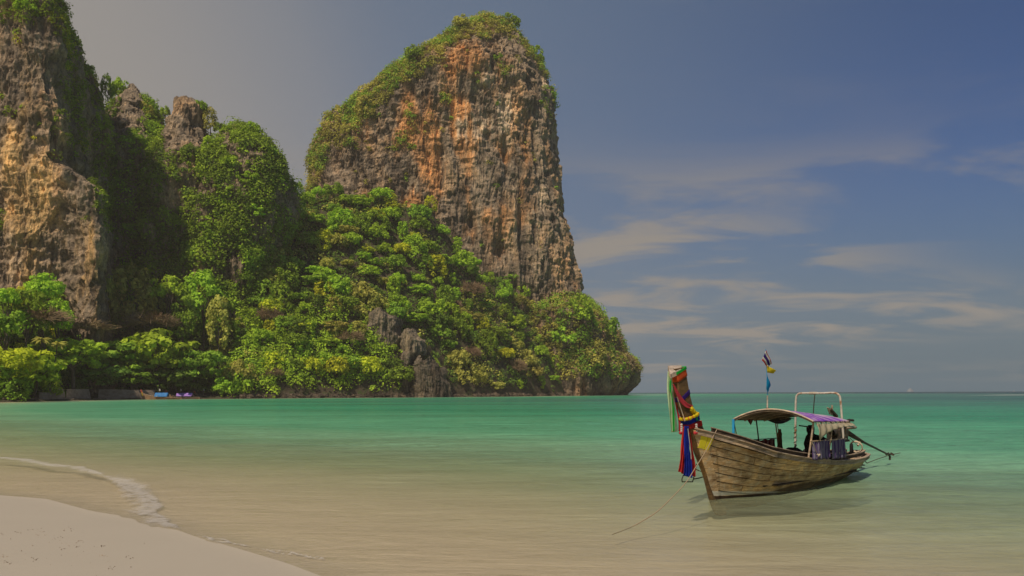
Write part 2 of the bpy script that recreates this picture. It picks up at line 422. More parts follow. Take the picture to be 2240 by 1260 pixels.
# scattered coral crumbs and dark bits on the dry sand
def crumbs():
    vs, fs = [], []
    n = 0
    base = np.array([(1, 0, 0), (0, 1, 0), (-1, 0, 0), (0, -1, 0), (0, 0, 1), (0, 0, -.4)], float)
    bf = np.array([(0, 1, 4), (1, 2, 4), (2, 3, 4), (3, 0, 4), (1, 0, 5), (2, 1, 5), (3, 2, 5), (0, 3, 5)])
    r = np.random.default_rng(3)
    cl = [(75, 1172), (155, 1168), (125, 1190), (170, 1195), (135, 1215), (165, 1208), (220, 1206), (225, 1228), (280, 1230), (5, 1236), (75, 1243), (10, 1253), (40, 1180), (240, 1257), (90, 1181), (5, 1182)]
    for k in range(420):
        if k < 120:
            c = cl[k % len(cl)]; px, py = c[0] + r.normal() * 7, c[1] + r.normal() * 2.2
        else: px, py = r.uniform(-500, 330), r.uniform(1165, 1500)
        x, y = unp(px, py); s = (r.uniform(0.005, 0.011) if k < 120 else r.uniform(0.003, 0.010))
        z = float(ground_z(np.array([x]), np.array([y]))[0])
        m = base * (s * r.uniform(.6, 1.6, 3)); a = r.uniform(0, 6.28); ca, sa = math.cos(a), math.sin(a)
        m = np.stack([m[:, 0] * ca - m[:, 1] * sa, m[:, 0] * sa + m[:, 1] * ca, m[:, 2]], -1) + (x, y, z + s * .2)
        vs.append(m); fs.append(bf + n); n += 6
    m, g = new_mat('coral_crumbs')
    pos = g.n('ShaderNodeNewGeometry').outputs['Position']
    c = g.ramp(g.noise(pos, 1.7, 2), [(0.4, (0.17, 0.125, 0.085)), (0.6, (0.38, 0.30, 0.22))])
    finish(g, principled(g, **{'Base Color': c, 'Roughness': 0.9}))
    tag(link('beach_debris', mesh_np('beach_debris', np.concatenate(vs), np.concatenate(fs), m)), 'small dark shell and coral crumbs scattered on the dry sand', 'debris', kind='stuff')
crumbs()

# ------------------------------------------------------------------ rock massifs
def poly_in(px, py, poly): return _inside(px, py, poly)
class Massif: pass
def massif(name, Lp, Rp, yc, bf, bb, label, n=2.6, nz=260, ntt=460, front=None, disp=1.0, colf=None, seed=1, kfun=None, zbot=-2.0, cat='cliff', minhalf=1.0, skew=0.0, crest=0.8, caves=None, yref=None):
    """closed rock body: rings from silhouettes (photo columns at the distance yc), pushed in and out by relief"""
    Lp = sorted(Lp, key=lambda p: p[1]); Rp = sorted(Rp, key=lambda p: p[1])
    top = min(Lp[0][1], Rp[0][1]); bot = HOR + (CAM_H - zbot) * F_PX / yc
    t = np.linspace(0, 1, nz); pys = top + (bot - top) * (t ** 1.0)
    xl = interp(pys, [(b, a) for a, b in Lp]); xr = interp(pys, [(b, a) for a, b in Rp])
    cpx = (xl + xr) / 2
    yr = yref or yc
    PL = P(xl, pys, yr); PR = P(xr, pys, yr)
    cx = (PL[:, 0] + PR[:, 0]) / 2; a = np.maximum((PR[:, 0] - PL[:, 0]) / 2, 0.3)
    k0 = np.clip(a / minhalf, 0, 1) if kfun is None else kfun(a, 0)
    ye = yr - bf * k0 * crest * (1 - sstep(t, 0.0, 0.45))        # near the crest the skyline is made by the front of the ring
    z = P(cpx, pys, ye)[:, 2]
    # angles, denser on the side towards the sea
    th = np.linspace(-math.pi, math.pi, 1600, endpoint=False) + math.pi / 2
    ct, st_ = np.cos(th), np.sin(th)
    ex = np.sign(ct) * np.abs(ct) ** (2 / n); ey = np.sign(st_) * np.abs(st_) ** (2 / n)
    k = np.clip(a / minhalf, 0, 1) if kfun is None else kfun(a, z)
    X = cx[:, None] + a[:, None] * ex[None]
    dF = (bf * k)[:, None]; dB = (bb * k)[:, None]
    if front is not None:
        fr = front(ex[None] * np.ones_like(X), pys[:, None] * np.ones_like(X), X)
        Y = np.where(ey[None] < 0, yc - dF * fr, yc + dB * ey[None])
    else: Y = yc + np.where(ey[None] < 0, dF, dB) * ey[None]
    X = X + skew * np.maximum(Y - yr, 0)
    # even spacing round the ring, three times denser on the seaward side
    X2 = np.zeros((nz, ntt)); Y2 = np.zeros((nz, ntt))
    for i in range(nz):
        xi, yi = np.append(X[i], X[i, 0]), np.append(Y[i], Y[i, 0])
        w_ = np.where(yi[1:] < yc + 0.15 * dB[i, 0], 3.5, 1.0)
        cum = np.concatenate([[0], np.cumsum((np.hypot(np.diff(xi), np.diff(yi)) + 1e-5) * w_)]); t_ = np.linspace(0, cum[-1], ntt, endpoint=False)
        X2[i] = np.interp(t_, cum, xi); Y2[i] = np.interp(t_, cum, yi)
    X, Y = X2, Y2
    Z = z[:, None] * np.ones_like(X)
    # outward normal in plan
    dx = np.roll(X, -1, 1) - np.roll(X, 1, 1); dy = np.roll(Y, -1, 1) - np.roll(Y, 1, 1)
    L = np.hypot(dx, dy) + 1e-6; nx, ny = dy / L, -dx / L
    lean = 0.5
    wxn = 5 * fbm(X / 30, Y / 30, Z / 30, seed + 40, 2)
    big = fbm(X / 36, Y / 36, Z / 60, seed, 3, 0.5) * 3.2
    ab = np.abs(fbm((X + wxn) / 10, Y / 10, Z / 75, seed + 5, 3, 0.55))
    fm = sstep(fbm(X / 26, Y / 26, Z / 34, seed + 31, 2), -0.5, 0.7)
    flute = (1 - ab * 2.0) * (0.3 + 1.3 * fm)
    mid_ = fbm(X / 13, Y / 13, Z / 17, seed + 35, 3, 0.55) * 2.3
    if caves is not None:
        pxc, pyc = PIX(np.stack([X, Y, Z], -1)); mid_ = mid_ - caves(pxc, pyc)
    rug = fbm(X / 5.5, Y / 5.5, Z / 7.0, seed + 33, 4, 0.6) * 1.5 * (1.2 - fm * 0.7)
    rg = np.abs(fbm((X + wxn) / 3.6, Y / 3.6, Z / 22, seed + 9, 3, 0.6))
    blk = (0.9 - rg * 2.2) * 0.95
    led = np.abs(fbm(X / 14 + 5, Y / 14, Z / 6.0, seed + 13, 3, 0.6)) * -1.5
    fade = np.clip(a / 9, 0.12, 1)[:, None]
    d = (big + mid_ + flute + blk * 0.8 + led + rug) * disp * fade
    fine = -np.abs(fbm(X / 1.3, Y / 1.3, Z / 5.0, seed + 17, 2)) * 0.9 * disp + 0.3
    d = d + fine
    X = X + nx * d; Y = Y + ny * d
    # rough crest
    edge = sstep(np.arange(nz), 0, 26)[:, None]
    Z = Z + (1 - edge) * fbm(X / 5, Y / 5, 0, seed + 23, 3) * 2.2 * disp
    V = np.stack([X, Y, Z], -1)
    idx = np.arange(nz * ntt).reshape(nz, ntt)
    q = np.stack([idx[:-1], idx[1:], np.roll(idx[1:], -1, 1), np.roll(idx[:-1], -1, 1)], -1).reshape(-1, 4)[:, ::-1]
    apex = V[0].mean(0) + (0, 0, 0.3)
    verts = np.concatenate([V.reshape(-1, 3), apex[None]])
    ai = len(verts) - 1
    cap = np.stack([idx[0], np.roll(idx[0], -1), np.full(ntt, ai), np.full(ntt, ai)], -1)
    # surface normals for planting
    dU = np.roll(V, -1, 1) - np.roll(V, 1, 1); dV = np.gradient(V, axis=0)
    N = np.cross(dV, dU); N /= np.linalg.norm(N, axis=-1, keepdims=True) + 1e-9
    cen = np.stack([cx, np.full(nz, yc + 0.0), z], -1)[:, None]
    flip = np.sign(((V - cen) * N)[..., :2].sum(-1)); N *= np.where(flip == 0, 1, flip)[..., None]
    # relief depth: the rock colour goes darker towards the cavities
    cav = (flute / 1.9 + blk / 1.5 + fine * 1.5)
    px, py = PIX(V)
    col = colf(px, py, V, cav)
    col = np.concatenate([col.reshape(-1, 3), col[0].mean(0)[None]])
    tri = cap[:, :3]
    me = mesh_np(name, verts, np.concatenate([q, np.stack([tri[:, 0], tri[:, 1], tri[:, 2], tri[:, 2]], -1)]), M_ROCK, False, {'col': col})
    o = tag(link(name, me), label, cat)
    m = Massif(); m.V = V; m.N = N; m.px = px; m.py = py; m.obj = o; m.cav = cav
    return m
def lerp3(a, b, t): return a + (b - a) * t[..., None]
GREY, DGREY, TAN, ORANGE, CREAM, DARK = [np.array(c) for c in ((0.275, 0.222, 0.168), (0.140, 0.115, 0.092), (0.46, 0.315, 0.19), (0.58, 0.30, 0.125), (0.62, 0.50, 0.37), (0.075, 0.06, 0.045))]
def base_col(px, py, V, cav, seed, tan=0.5):
    X, Y, Z = V[..., 0], V[..., 1], V[..., 2]
    s1 = fbm(X / 7, Y / 7, Z / 60, seed + 50, 4, 0.6); s2 = fbm(X / 14, Y / 14, Z / 30, seed + 60, 3, 0.55); s3 = fbm(X / 2.5, Y / 2.5, Z / 25, seed + 70, 3, 0.6)
    c = lerp3(GREY * np.ones(V.shape), TAN * np.ones(V.shape), sstep(s2 + tan - 0.5, -0.1, 0.6) * 0.8)
    c = lerp3(c, DGREY * np.ones(V.shape), sstep(s1, 0.1, 0.7) * 0.75)
    c = lerp3(c, DARK * np.ones(V.shape), sstep(s3, 0.35, 0.9) * 0.6)
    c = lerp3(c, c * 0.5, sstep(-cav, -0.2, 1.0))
    return c, s1, s2, s3
def blob(px, py, cx, cy, rx, ry): return np.exp(-(((px - cx) / rx) ** 2 + ((py - cy) / ry) ** 2))
# main cliff
def col_C(px, py, V, cav):
    c, s1, s2, s3 = base_col(px, py, V, cav, 3, 0.62)
    o = np.maximum.reduce([blob(px, py, 1020, 275, 60, 60), 0.95 * blob(px, py, 945, 320, 28, 110), 0.9 * blob(px, py, 905, 470, 25, 60), 0.9 * blob(px, py, 1010, 130, 40, 40),
                           0.7 * blob(px, py, 1055, 500, 40, 60), 0.8 * blob(px, py, 890, 270, 30, 60), 0.5 * blob(px, py, 1010, 570, 40, 40), 0.5 * blob(px, py, 1110, 330, 60, 80)])
    o = sstep(o + 0.42 * s2 + 0.30 * s1, 0.12, 0.80)
    c = lerp3(c, ORANGE * np.ones(V.shape), o * 0.85)
    k = np.maximum.reduce([blob(px, py, 1060, 270, 40, 40), 0.95 * blob(px, py, 1095, 262, 36, 60), 0.7 * blob(px, py, 1010, 280, 40, 30), 0.8 * blob(px, py, 1190, 215, 14, 50), 0.6 * blob(px, py, 1065, 180, 25, 35), 0.5 * blob(px, py, 1185, 420, 20, 120)])
    c = lerp3(c, CREAM * np.ones(V.shape), sstep(k + 0.35 * s3 + 0.3 * s2, 0.3, 0.85) * 0.9)
    return c
LC = [(1066, 37), (1046, 40), (1026, 46), (985, 66), (955, 91), (909, 112), (858, 147), (828, 178), (792, 208), (762, 241), (726, 259), (716, 295), (700, 325), (690, 360), (684, 406), (674, 480), (660, 600), (650, 880)]
RC = [(1076, 36), (1107, 41), (1125, 52), (1138, 66), (1163, 97), (1184, 130), (1193, 150), (1204, 180), (1211, 229), (1214, 284), (1212, 325), (1217, 386), (1228, 442), (1241, 508), (1252, 549), (1268, 599), (1272, 680), (1275, 880)]
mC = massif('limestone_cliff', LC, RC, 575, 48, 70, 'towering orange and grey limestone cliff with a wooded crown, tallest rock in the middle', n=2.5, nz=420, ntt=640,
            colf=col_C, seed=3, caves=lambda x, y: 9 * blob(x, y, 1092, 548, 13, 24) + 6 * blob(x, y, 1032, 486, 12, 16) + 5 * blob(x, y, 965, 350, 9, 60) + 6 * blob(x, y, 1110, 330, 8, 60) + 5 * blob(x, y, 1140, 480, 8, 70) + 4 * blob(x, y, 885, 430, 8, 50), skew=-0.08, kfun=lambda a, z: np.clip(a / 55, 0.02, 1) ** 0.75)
# left tower: a lit front face that turns at a ridge into a shaded face
def front_A(ex, py, X):
    p = 1120 + F_PX * X / 338
    e_ = interp(py, [(b, a) for a, b in RA])
    rp = np.minimum(np.where(py < 340, 118 + 8 * np.sin(py / 40), 118 + 104 * sstep(py, 340, 430)), e_ - 8)
    t = np.clip((p - rp) / (e_ - rp), 0, 1)
    under = 0.16 * sstep(py, 380, 520) * np.exp(-((p - 140) / 55.0) ** 2)
    return np.clip(1 - t ** 0.9 * np.where(py < 380, 1, 1 - 0.5 * sstep(py, 380, 470)) - under, 0, 1) * np.clip((ex + 1.0) / 0.06, 0, 1)
def col_A(px, py, V, cav):
    c, s1, s2, s3 = base_col(px, py, V, cav, 23, 0.35)
    o = np.maximum.reduce([blob(px, py, 22, 350, 26, 90), 0.95 * blob(px, py, 85, 400, 28, 60), 0.9 * blob(px, py, 60, 470, 45, 70), 0.5 * blob(px, py, 140, 560, 90, 110), 0.55 * blob(px, py, 160, 620, 50, 60)])
    c = lerp3(c, np.array((0.62, 0.42, 0.20)) * np.ones(V.shape), sstep(o + 0.4 * s1 + 0.3 * s2, 0.2, 0.85) * 0.95)
    k = np.maximum.reduce([0.8 * blob(px, py, 25, 570, 40, 90), 0.7 * blob(px, py, 90, 620, 60, 60), 0.7 * blob(px, py, 230, 540, 25, 80)])
    c = lerp3(c, np.array((0.46, 0.36, 0.25)) * np.ones(V.shape), sstep(k + 0.4 * s3, 0.3, 0.9) * 0.85)
    return c
LA = [(-240, -160), (-300, -60), (-330, 100), (-340, 500), (-340, 900)]
RA = [(40, -160), (118, -60), (152, -10), (164, 12), (182, 30), (202, 61), (218, 107), (226, 147), (242, 183), (245, 218), (246, 254), (243, 330), (244, 430), (246, 520), (250, 640), (254, 900)]
mA = massif('limestone_tower', LA, RA, 385, 52, 80, 'sheer grey and ochre limestone tower cut off by the left edge of the picture', n=2.6, nz=400, ntt=760, front=front_A, colf=col_A, seed=23,
            kfun=lambda a, z: np.clip(a / 25, 0.05, 1) ** 0.6, disp=0.8, skew=-0.56, crest=0.0, yref=338)
def col_B(px, py, V, cav):
    c, s1, s2, s3 = base_col(px, py, V, cav, 43, 0.1)
    o = np.maximum.reduce([0.8 * blob(px, py, 375, 430, 30, 40), 0.5 * blob(px, py, 497, 325, 15, 25), 0.4 * blob(px, py, 560, 560, 40, 60)])
    return lerp3(c, np.array((0.42, 0.30, 0.19)) * np.ones(V.shape), sstep(o + 0.4 * s1, 0.4, 1.0) * 0.8)
mB1 = massif('rock_spire', [(286, 181), (276, 196), (262, 230), (250, 262), (240, 330), (232, 450), (228, 640), (226, 880)], [(290, 181), (302, 192), (315, 207), (335, 228), (356, 262), (375, 330), (390, 450), (400, 640), (405, 880)],
             435, 30, 40, 'pointed grey rock spire next to the left tower, green at its shoulder', nz=220, ntt=300, colf=col_B, seed=43, kfun=lambda a, z: np.clip(a / 18, 0.05, 1), disp=0.95, cat='rock spire', skew=-0.5)
mB2 = massif('rock_spire', [(400, 209), (388, 214), (376, 260), (362, 330), (348, 420), (340, 640), (338, 880)], [(416, 210), (428, 213), (441, 225), (444, 300), (470, 335), (500, 420), (520, 640), (530, 880)],
             428, 30, 40, 'blocky grey rock spire with a flat top, middle of the wooded ridge', nz=220, ntt=300, colf=col_B, seed=47, kfun=lambda a, z: np.clip(a / 18, 0.05, 1), disp=0.95, cat='rock spire', skew=-0.5)
mB3 = massif('wooded_crag', [(518, 264), (506, 270), (490, 292), (474, 330), (448, 420), (425, 520), (410, 640), (400, 880)], [(536, 264), (552, 274), (572, 290), (604, 320), (624, 366), (636, 422), (640, 470), (622, 540), (600, 640), (600, 880)],
             424, 36, 45, 'rounded crag under thick creepers, rightmost top of the ridge left of the big cliff', nz=300, ntt=420, colf=col_B, seed=53, kfun=lambda a, z: np.clip(a / 30, 0.05, 1) ** 0.8, disp=1.15, cat='crag', skew=-0.4)
# headland on the right and its undercut foot
def col_E(px, py, V, cav):
    c, s1, s2, s3 = base_col(px, py, V, cav, 63, 0.55)
    return lerp3(c * 0.75, np.array((0.22, 0.12, 0.06)) * np.ones(V.shape), sstep(s2 + 0.3 * s1, 0.1, 0.8) * 0.6)
mE = massif('headland', [(1150, 640), (1120, 660), (1080, 700), (1040, 760), (1000, 820), (990, 880)], [(1262, 640), (1296, 660), (1318, 702), (1334, 716), (1350, 745), (1358, 778), (1378, 792), (1394, 815), (1388, 834), (1380, 848), (1366, 862), (1362, 880)],
            610, 85, 60, 'low scrubby headland running out to sea below the tall cliff', n=2.2, nz=170, ntt=640, colf=col_E, seed=63, kfun=lambda a, z: np.clip(a / 40, 0.05, 1), disp=0.8, cat='headland')
def col_F(px, py, V, cav):
    c, s1, s2, s3 = base_col(px, py, V, cav, 73, 0.1)
    return c * 0.85 * np.array((0.92, 0.97, 1.02))
mF1 = massif('rock_outcrop', [(826, 676), (812, 690), (806, 740), (810, 780), (812, 880)], [(850, 680), (874, 692), (880, 740), (868, 780), (860, 880)], 428, 14, 20, 'smooth grey rock outcrop among shrubs below the tall cliff', nz=120, ntt=200,
             colf=col_F, seed=73, kfun=lambda a, z: np.clip(a / 3, 0.5, 1), disp=0.75, cat='rock')
mF2 = massif('rock_outcrop', [(886, 722), (880, 734), (878, 770), (880, 880)], [(900, 720), (922, 744), (924, 772), (905, 790), (900, 880)], 424, 12, 18, 'small jagged rock outcrop just right of the smooth grey one', nz=90, ntt=160,
             colf=col_F, seed=77, kfun=lambda a, z: np.clip(a / 3, 0.5, 1), disp=0.95, cat='rock')
mF3 = massif('rock_outcrop', [(918, 782), (902, 796), (905, 840), (903, 880)], [(950, 788), (970, 805), (976, 850), (980, 880)], 421, 12, 18, 'dark rock face rising straight from the water beneath the shrubs', nz=90, ntt=200,
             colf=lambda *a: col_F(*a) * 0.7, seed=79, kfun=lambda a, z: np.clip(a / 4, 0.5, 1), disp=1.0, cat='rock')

# ------------------------------------------------------------------ wooded slope
TOPPY = [(-500, 560), (-60, 660), (0, 665), (120, 672), (200, 680), (260, 670), (330, 650), (430, 640), (520, 610), (570, 560), (620, 500), (660, 455), (700, 448), (770, 442), (830, 444), (870, 462), (935, 450), (975, 520), (1010, 566), (1050, 596), (1080, 608), (1120, 626), (1180, 644), (1250, 650), (1290, 700), (1320, 745)]
WID = [(-500, 70), (0, 70), (240, 62), (520, 62), (700, 78), (860, 78), (1050, 66), (1150, 68), (1240, 62), (1320, 60)]
nx_, nt_ = 420, 130
spx = np.linspace(-500, 1320, nx_)
def slope_point(px, t):
    px = np.asarray(px, float); t = np.asarray(t, float)
    Ds = interp(px, DS); Wd = interp(px, WID); tp = interp(px, TOPPY)
    Yt = Ds + Wd; zt = P(px, tp, Yt)[..., 2]
    e = interp(px, [(-500, 2.2), (430, 2.2), (540, 0.8), (1320, 0.85)])
    tc_ = np.clip(t, 0, 1)
    z = zt * tc_ ** e - np.maximum(t - 1, 0) * zt * 0.25
    Y = Ds + Wd * t
    X = (px - 1120) / F_PX * Y
    z = z + 3.0 * fbm(X / 18, Y / 18, 0, 91, 3) * sstep(t, 0.02, 0.25) + 0.25
    z = np.where(t < 0, -1.5 + 0 * z, z)
    return np.stack(np.broadcast_arrays(X, Y, z), -1)
tt = np.concatenate([[-0.08, -0.01], np.linspace(0, 1, nt_ - 22), np.linspace(1, 1.9, 20)])
G = slope_point(*np.meshgrid(spx, tt))
G[..., 0] += fbm(G[..., 0] / 4, G[..., 1] / 4, G[..., 2] / 4, 95, 2) * 0.8
G[1, :, 2] = 0.5
idx = np.arange(G[..., 0].size).reshape(G.shape[:2])
q = np.stack([idx[:-1, :-1], idx[:-1, 1:], idx[1:, 1:], idx[1:, :-1]], -1).reshape(-1, 4)
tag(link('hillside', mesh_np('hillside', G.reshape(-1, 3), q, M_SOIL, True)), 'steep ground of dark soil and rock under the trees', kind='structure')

# ------------------------------------------------------------------ foliage
def leaf_cloud(cen, rad, per, size, rng, up=0.35, flat=0.75, tint=None):
    """leaf-sized faces spread over lumps; cen (N,3), rad (N,), per = faces for each lump"""
    n = len(cen); K = n * per
    c = np.repeat(cen, per, 0); r = np.repeat(rad, per)
    d = rng.normal(size=(K, 3)); d[:, 2] += up; d /= np.linalg.norm(d, axis=1, keepdims=True)
    rr = r * (0.55 + 0.5 * rng.random(K) ** 0.5)
    p = c + d * rr[:, None] * np.array([1, 1, flat])
    nn = d * 1.0 + rng.normal(size=(K, 3)) * 0.36 + np.array([0, 0, 0.35]); nn /= np.linalg.norm(nn, axis=1, keepdims=True)
    a = np.cross(nn, rng.normal(size=(K, 3))); a /= np.linalg.norm(a, axis=1, keepdims=True); b = np.cross(nn, a)
    s = (np.repeat(size, per) if hasattr(size, '__len__') else size) * rng.uniform(0.6, 1.35, K)
    s1 = s[:, None]; s2 = (s * rng.uniform(0.5, 0.9, K))[:, None]
    V = np.stack([p - a * s1, p - b * s2 - nn * s2 * 0.2, p + a * s1, p + b * s2 - nn * s2 * 0.2], 1).reshape(-1, 3)
    F = np.arange(K * 4).reshape(-1, 4)
    t = rng.uniform(0.7, 1.3, K) * (np.repeat(tint, per) if tint is not None else 1.0)
    return V, F, np.repeat(t, 4)
def tube_np(pts, rads, k=6):
    pts = np.asarray(pts, float); n = len(pts)
    T = np.gradient(pts, axis=0); T /= np.linalg.norm(T, axis=1, keepdims=True) + 1e-9
    ref = np.array([0.3, 0.9, 0.1]); A = np.cross(T, ref); A /= np.linalg.norm(A, axis=1, keepdims=True) + 1e-9; B = np.cross(T, A)
    th = np.linspace(0, 2 * math.pi, k, endpoint=False)
    V = pts[:, None] + np.asarray(rads)[:, None, None] * (A[:, None] * np.cos(th)[None, :, None] + B[:, None] * np.sin(th)[None, :, None])
    idx = np.arange(n * k).reshape(n, k)
    q = np.stack([idx[:-1], np.roll(idx[:-1], -1, 1), np.roll(idx[1:], -1, 1), idx[1:]], -1).reshape(-1, 4)
    q = np.concatenate([q, [[idx[0, 0], idx[0, k // 3], idx[0, 2 * k // 3], idx[0, 2 * k // 3]], [idx[-1, 0], idx[-1, k // 3], idx[-1, 2 * k // 3], idx[-1, 2 * k // 3]]]])
    return V.reshape(-1, 3), q
def join(parts):
    vs, fs, n = [], [], 0
    for v, f in parts: vs.append(v); fs.append(np.asarray(f) + n); n += len(v)
    return np.concatenate(vs), np.concatenate(fs)

def crown(shape, seed, leaf=0.42, dens=1.0):
    """unit-ish crowns: radius about 5 m, origin at the crown's middle"""
    rng = np.random.default_rng(seed); L = []; rr = []
    if shape == 'umbrella':
        for i in range(46):
            a = rng.uniform(0, 6.28); q_ = rng.random() ** 0.5; lay = rng.integers(0, 3)
            r0 = (5.2, 4.7, 3.6)[lay] * q_; L.append((r0 * math.cos(a), r0 * math.sin(a), (1.5, 0.2, -1.4)[lay] - 0.9 * q_ * q_ + rng.normal() * 0.25)); rr.append(rng.uniform(0.9, 1.5))
        flat = 0.5
    elif shape == 'round':
        for i in range(40):
            d = rng.normal(size=3); d[2] = abs(d[2]) * 0.9 - 0.25; d /= np.linalg.norm(d); q_ = rng.uniform(0.55, 1.0)
            L.append(tuple(d * np.array([4.4, 4.4, 3.6]) * q_)); rr.append(rng.uniform(1.0, 1.7))
        flat = 0.8
    elif shape == 'tall':
        for i in range(44):
            h = rng.uniform(-4.6, 4.4); w = 2.7 * math.sqrt(max(0.05, 1 - (h / 5.4) ** 2)); a = rng.uniform(0, 6.28)
            L.append((w * math.cos(a), w * math.sin(a), h)); rr.append(rng.uniform(0.9, 1.6))
        flat = 0.9
    else:  # mound of creepers hanging down
        for i in range(44):
            d = rng.normal(size=3); d[2] = rng.uniform(-0.9, 1.0); d[:2] /= np.linalg.norm(d[:2]); w = math.sqrt(max(0.1, 1 - max(d[2], 0) ** 2))
            L.append((d[0] * 4.0 * w, d[1] * 4.0 * w, d[2] * 4.2)); rr.append(rng.uniform(0.8, 1.5))
        flat = 1.0
    L = np.array(L); rr = np.array(rr)
    tint = rng.uniform(0.8, 1.25, len(L)) * (1 + 0.0 * L[:, 2])
    return leaf_cloud(L, rr, int(34 * dens), leaf, rng, 0.35, flat, tint)
def bare_crown(seed):
    """leafless dome of fine twigs"""
    rng = np.random.default_rng(seed); parts = []
    for i in range(300):
        a = rng.uniform(0, 6.28); e = rng.uniform(0.1, 1.0); d = np.array([math.cos(a) * math.sqrt(1 - e * e * .8), math.sin(a) * math.sqrt(1 - e * e * .8), e])
        p0 = d * np.array([5, 5, 3.2]) * rng.uniform(0.45, 0.8); p1 = d * np.array([5, 5, 3.4]) * rng.uniform(0.92, 1.08) + rng.normal(size=3) * 0.5
        pm = (p0 + p1) / 2 + rng.normal(size=3) * 0.35
        for k in range(3):
            e2 = p1 + rng.normal(size=3) * 0.7
            parts.append(tube_np([p0, pm, e2], [0.10, 0.08, 0.045], 3))
    V, F = join(parts); return V, F, np.full(len(V), 1.0)
_cr = {}
def crown_mesh(shape, var, colr):
    key = (shape, var, colr)
    if key not in _cr:
        bk = (shape, var)
        if bk not in _cr:
            _cr[bk] = bare_crown(100 + var) if shape == 'bare' else crown(shape, 200 + var * 7 + hash_s(shape))
        V, F, t = _cr[bk]
        _cr[key] = mesh_np('crown', V, F, LEAF[colr], False, {'tint': t})
    return _cr[key]
def hash_s(s): return sum(ord(ch) * (i + 3) for i, ch in enumerate(s)) % 97
_tk = {}
def trunk_mesh(var):
    if var not in _tk:
        rng = np.random.default_rng(500 + var); parts = []
        sp = np.array([[0, 0, -0.3], [0.1, 0, 1.5], [rng.normal() * .4, rng.normal() * .4, 4.0], [rng.normal() * .6, rng.normal() * .6, 6.5]])
        parts.append(tube_np(sp, [0.5, 0.36, 0.30, 0.2], 8))
        for i in range(7):
            a = rng.uniform(0, 6.28); b = sp[2] * (1 - i / 14) + sp[3] * (i / 14)
            e = b + np.array([math.cos(a) * 3.0, math.sin(a) * 3.0, rng.uniform(1.6, 3.2)]); m_ = (b + e) / 2 + (0, 0, -0.4)
            parts.append(tube_np([b, m_, e], [0.2, 0.14, 0.06], 5))
        V, F = join(parts); _tk[var] = mesh_np('trunk', V, F, M_BARK, True)
    return _tk[var]
def tree(name, label, shape, var, colr, base, height, rx, rz, group=None, cat='tree', trunk=True, rot=None):
    """base on the ground, crown middle at base + height"""
    root = empty(name, base, random.uniform(0, 6.28) if rot is None else rot)
    tag(root, label, cat, group)
    c = link('crown', crown_mesh(shape, var, colr), root); c.location = (0, 0, height); c.scale = (rx / 5, rx / 5, rz / 3.4 if shape != 'tall' else rz / 5)
    if trunk:
        t = link('trunk', trunk_mesh(var % 3), root); k = max(height - rz * 0.25, 1.0) / 6.5; t.scale = (max(rx / 7, .5), max(rx / 7, .5), k)
    return root
# creepers and bushes rooted on the rock: real leaf-sized faces, nobody could count them
def plant(m, name, label, count, maskf, per=34, rmin=1.4, rmax=3.6, colr='mid', size=0.42, seed=1, flat=0.8, rpow=1.6):
    rng = np.random.default_rng(seed)
    V, N = m.V[:-1], m.N[:-1]
    w = maskf(m.px[:-1], m.py[:-1], V, N, m.cav[:-1])
    seen = sstep(-(N * (V / np.linalg.norm(V, axis=-1, keepdims=True))).sum(-1), -0.45, -0.1)
    # area weight
    dU = np.linalg.norm(np.roll(V, -1, 1) - V, axis=-1); dV = np.linalg.norm(np.gradient(V, axis=0), axis=-1)
    w = (np.clip(w, 0, 1) * seen * dU * dV).ravel(); w /= w.sum()
    i = rng.choice(len(w), count, p=w)
    c = V.reshape(-1, 3)[i]; nn = N.reshape(-1, 3)[i]
    r = rmin + (rmax - rmin) * rng.random(count) ** rpow
    c = c + nn * r[:, None] * 0.35
    tint = rng.uniform(0.75, 1.3, count) * (1 + 0.35 * vnoise(c[:, 0] / 9, c[:, 1] / 9, c[:, 2] / 9, 4))
    Vv, F, t = leaf_cloud(c, r, per, size, rng, 0.5, flat, tint)
    return tag(link(name, mesh_np(name, Vv, F, LEAF[colr], False, {'tint': t})), label, 'creepers', kind='stuff')
def n3(V, s, seed): return fbm(V[..., 0] / s, V[..., 1] / s, V[..., 2] / s, seed, 3)
sC_l = sorted([(a, b) for a, b in LC + RC]); 
def crest_C(px): return interp(px, [(a, b) for a, b in sC_l if b < 420])
def mask_C(px, py, V, N, cav):
    d = py - crest_C(px)
    dep_ = interp(px, [(680, 60), (760, 75), (860, 85), (950, 60), (1000, 45), (1060, 42), (1130, 50), (1180, 30), (1215, 8)])
    a = sstep(-d + dep_ + 22 * n3(V, 16, 3), 0, 14) * (px < 1212)
    b = 0.55 * sstep(n3(V, 11, 5) + 0.55 * blob(px, py, 790, 270, 80, 60) + 0.4 * blob(px, py, 1095, 150, 20, 18) - 0.25, 0.3, 0.6) * (py < 330)
    c = 0.5 * sstep(n3(V, 8, 6), 0.62, 0.8) * sstep(px, 1000, 700)
    e = 0.12 * sstep(n3(V, 5, 8), 0.7, 0.95)
    return np.maximum.reduce([a, b, c, e * (py > 200)])
plant(mC, 'creepers', 'dry green scrub on the crown and shoulders of the tall cliff', 2300, mask_C, per=30, rmin=1.2, rmax=3.8, colr='olive', size=0.55, seed=2)
plant(mC, 'creepers', 'darker bushes among the scrub on top of the tall cliff', 1500, lambda *a: mask_C(*a) * sstep(n3(a[2], 10, 15), -0.2, 0.3), per=34, rmin=1.4, rmax=4.2, colr='mid', size=0.55, seed=3)
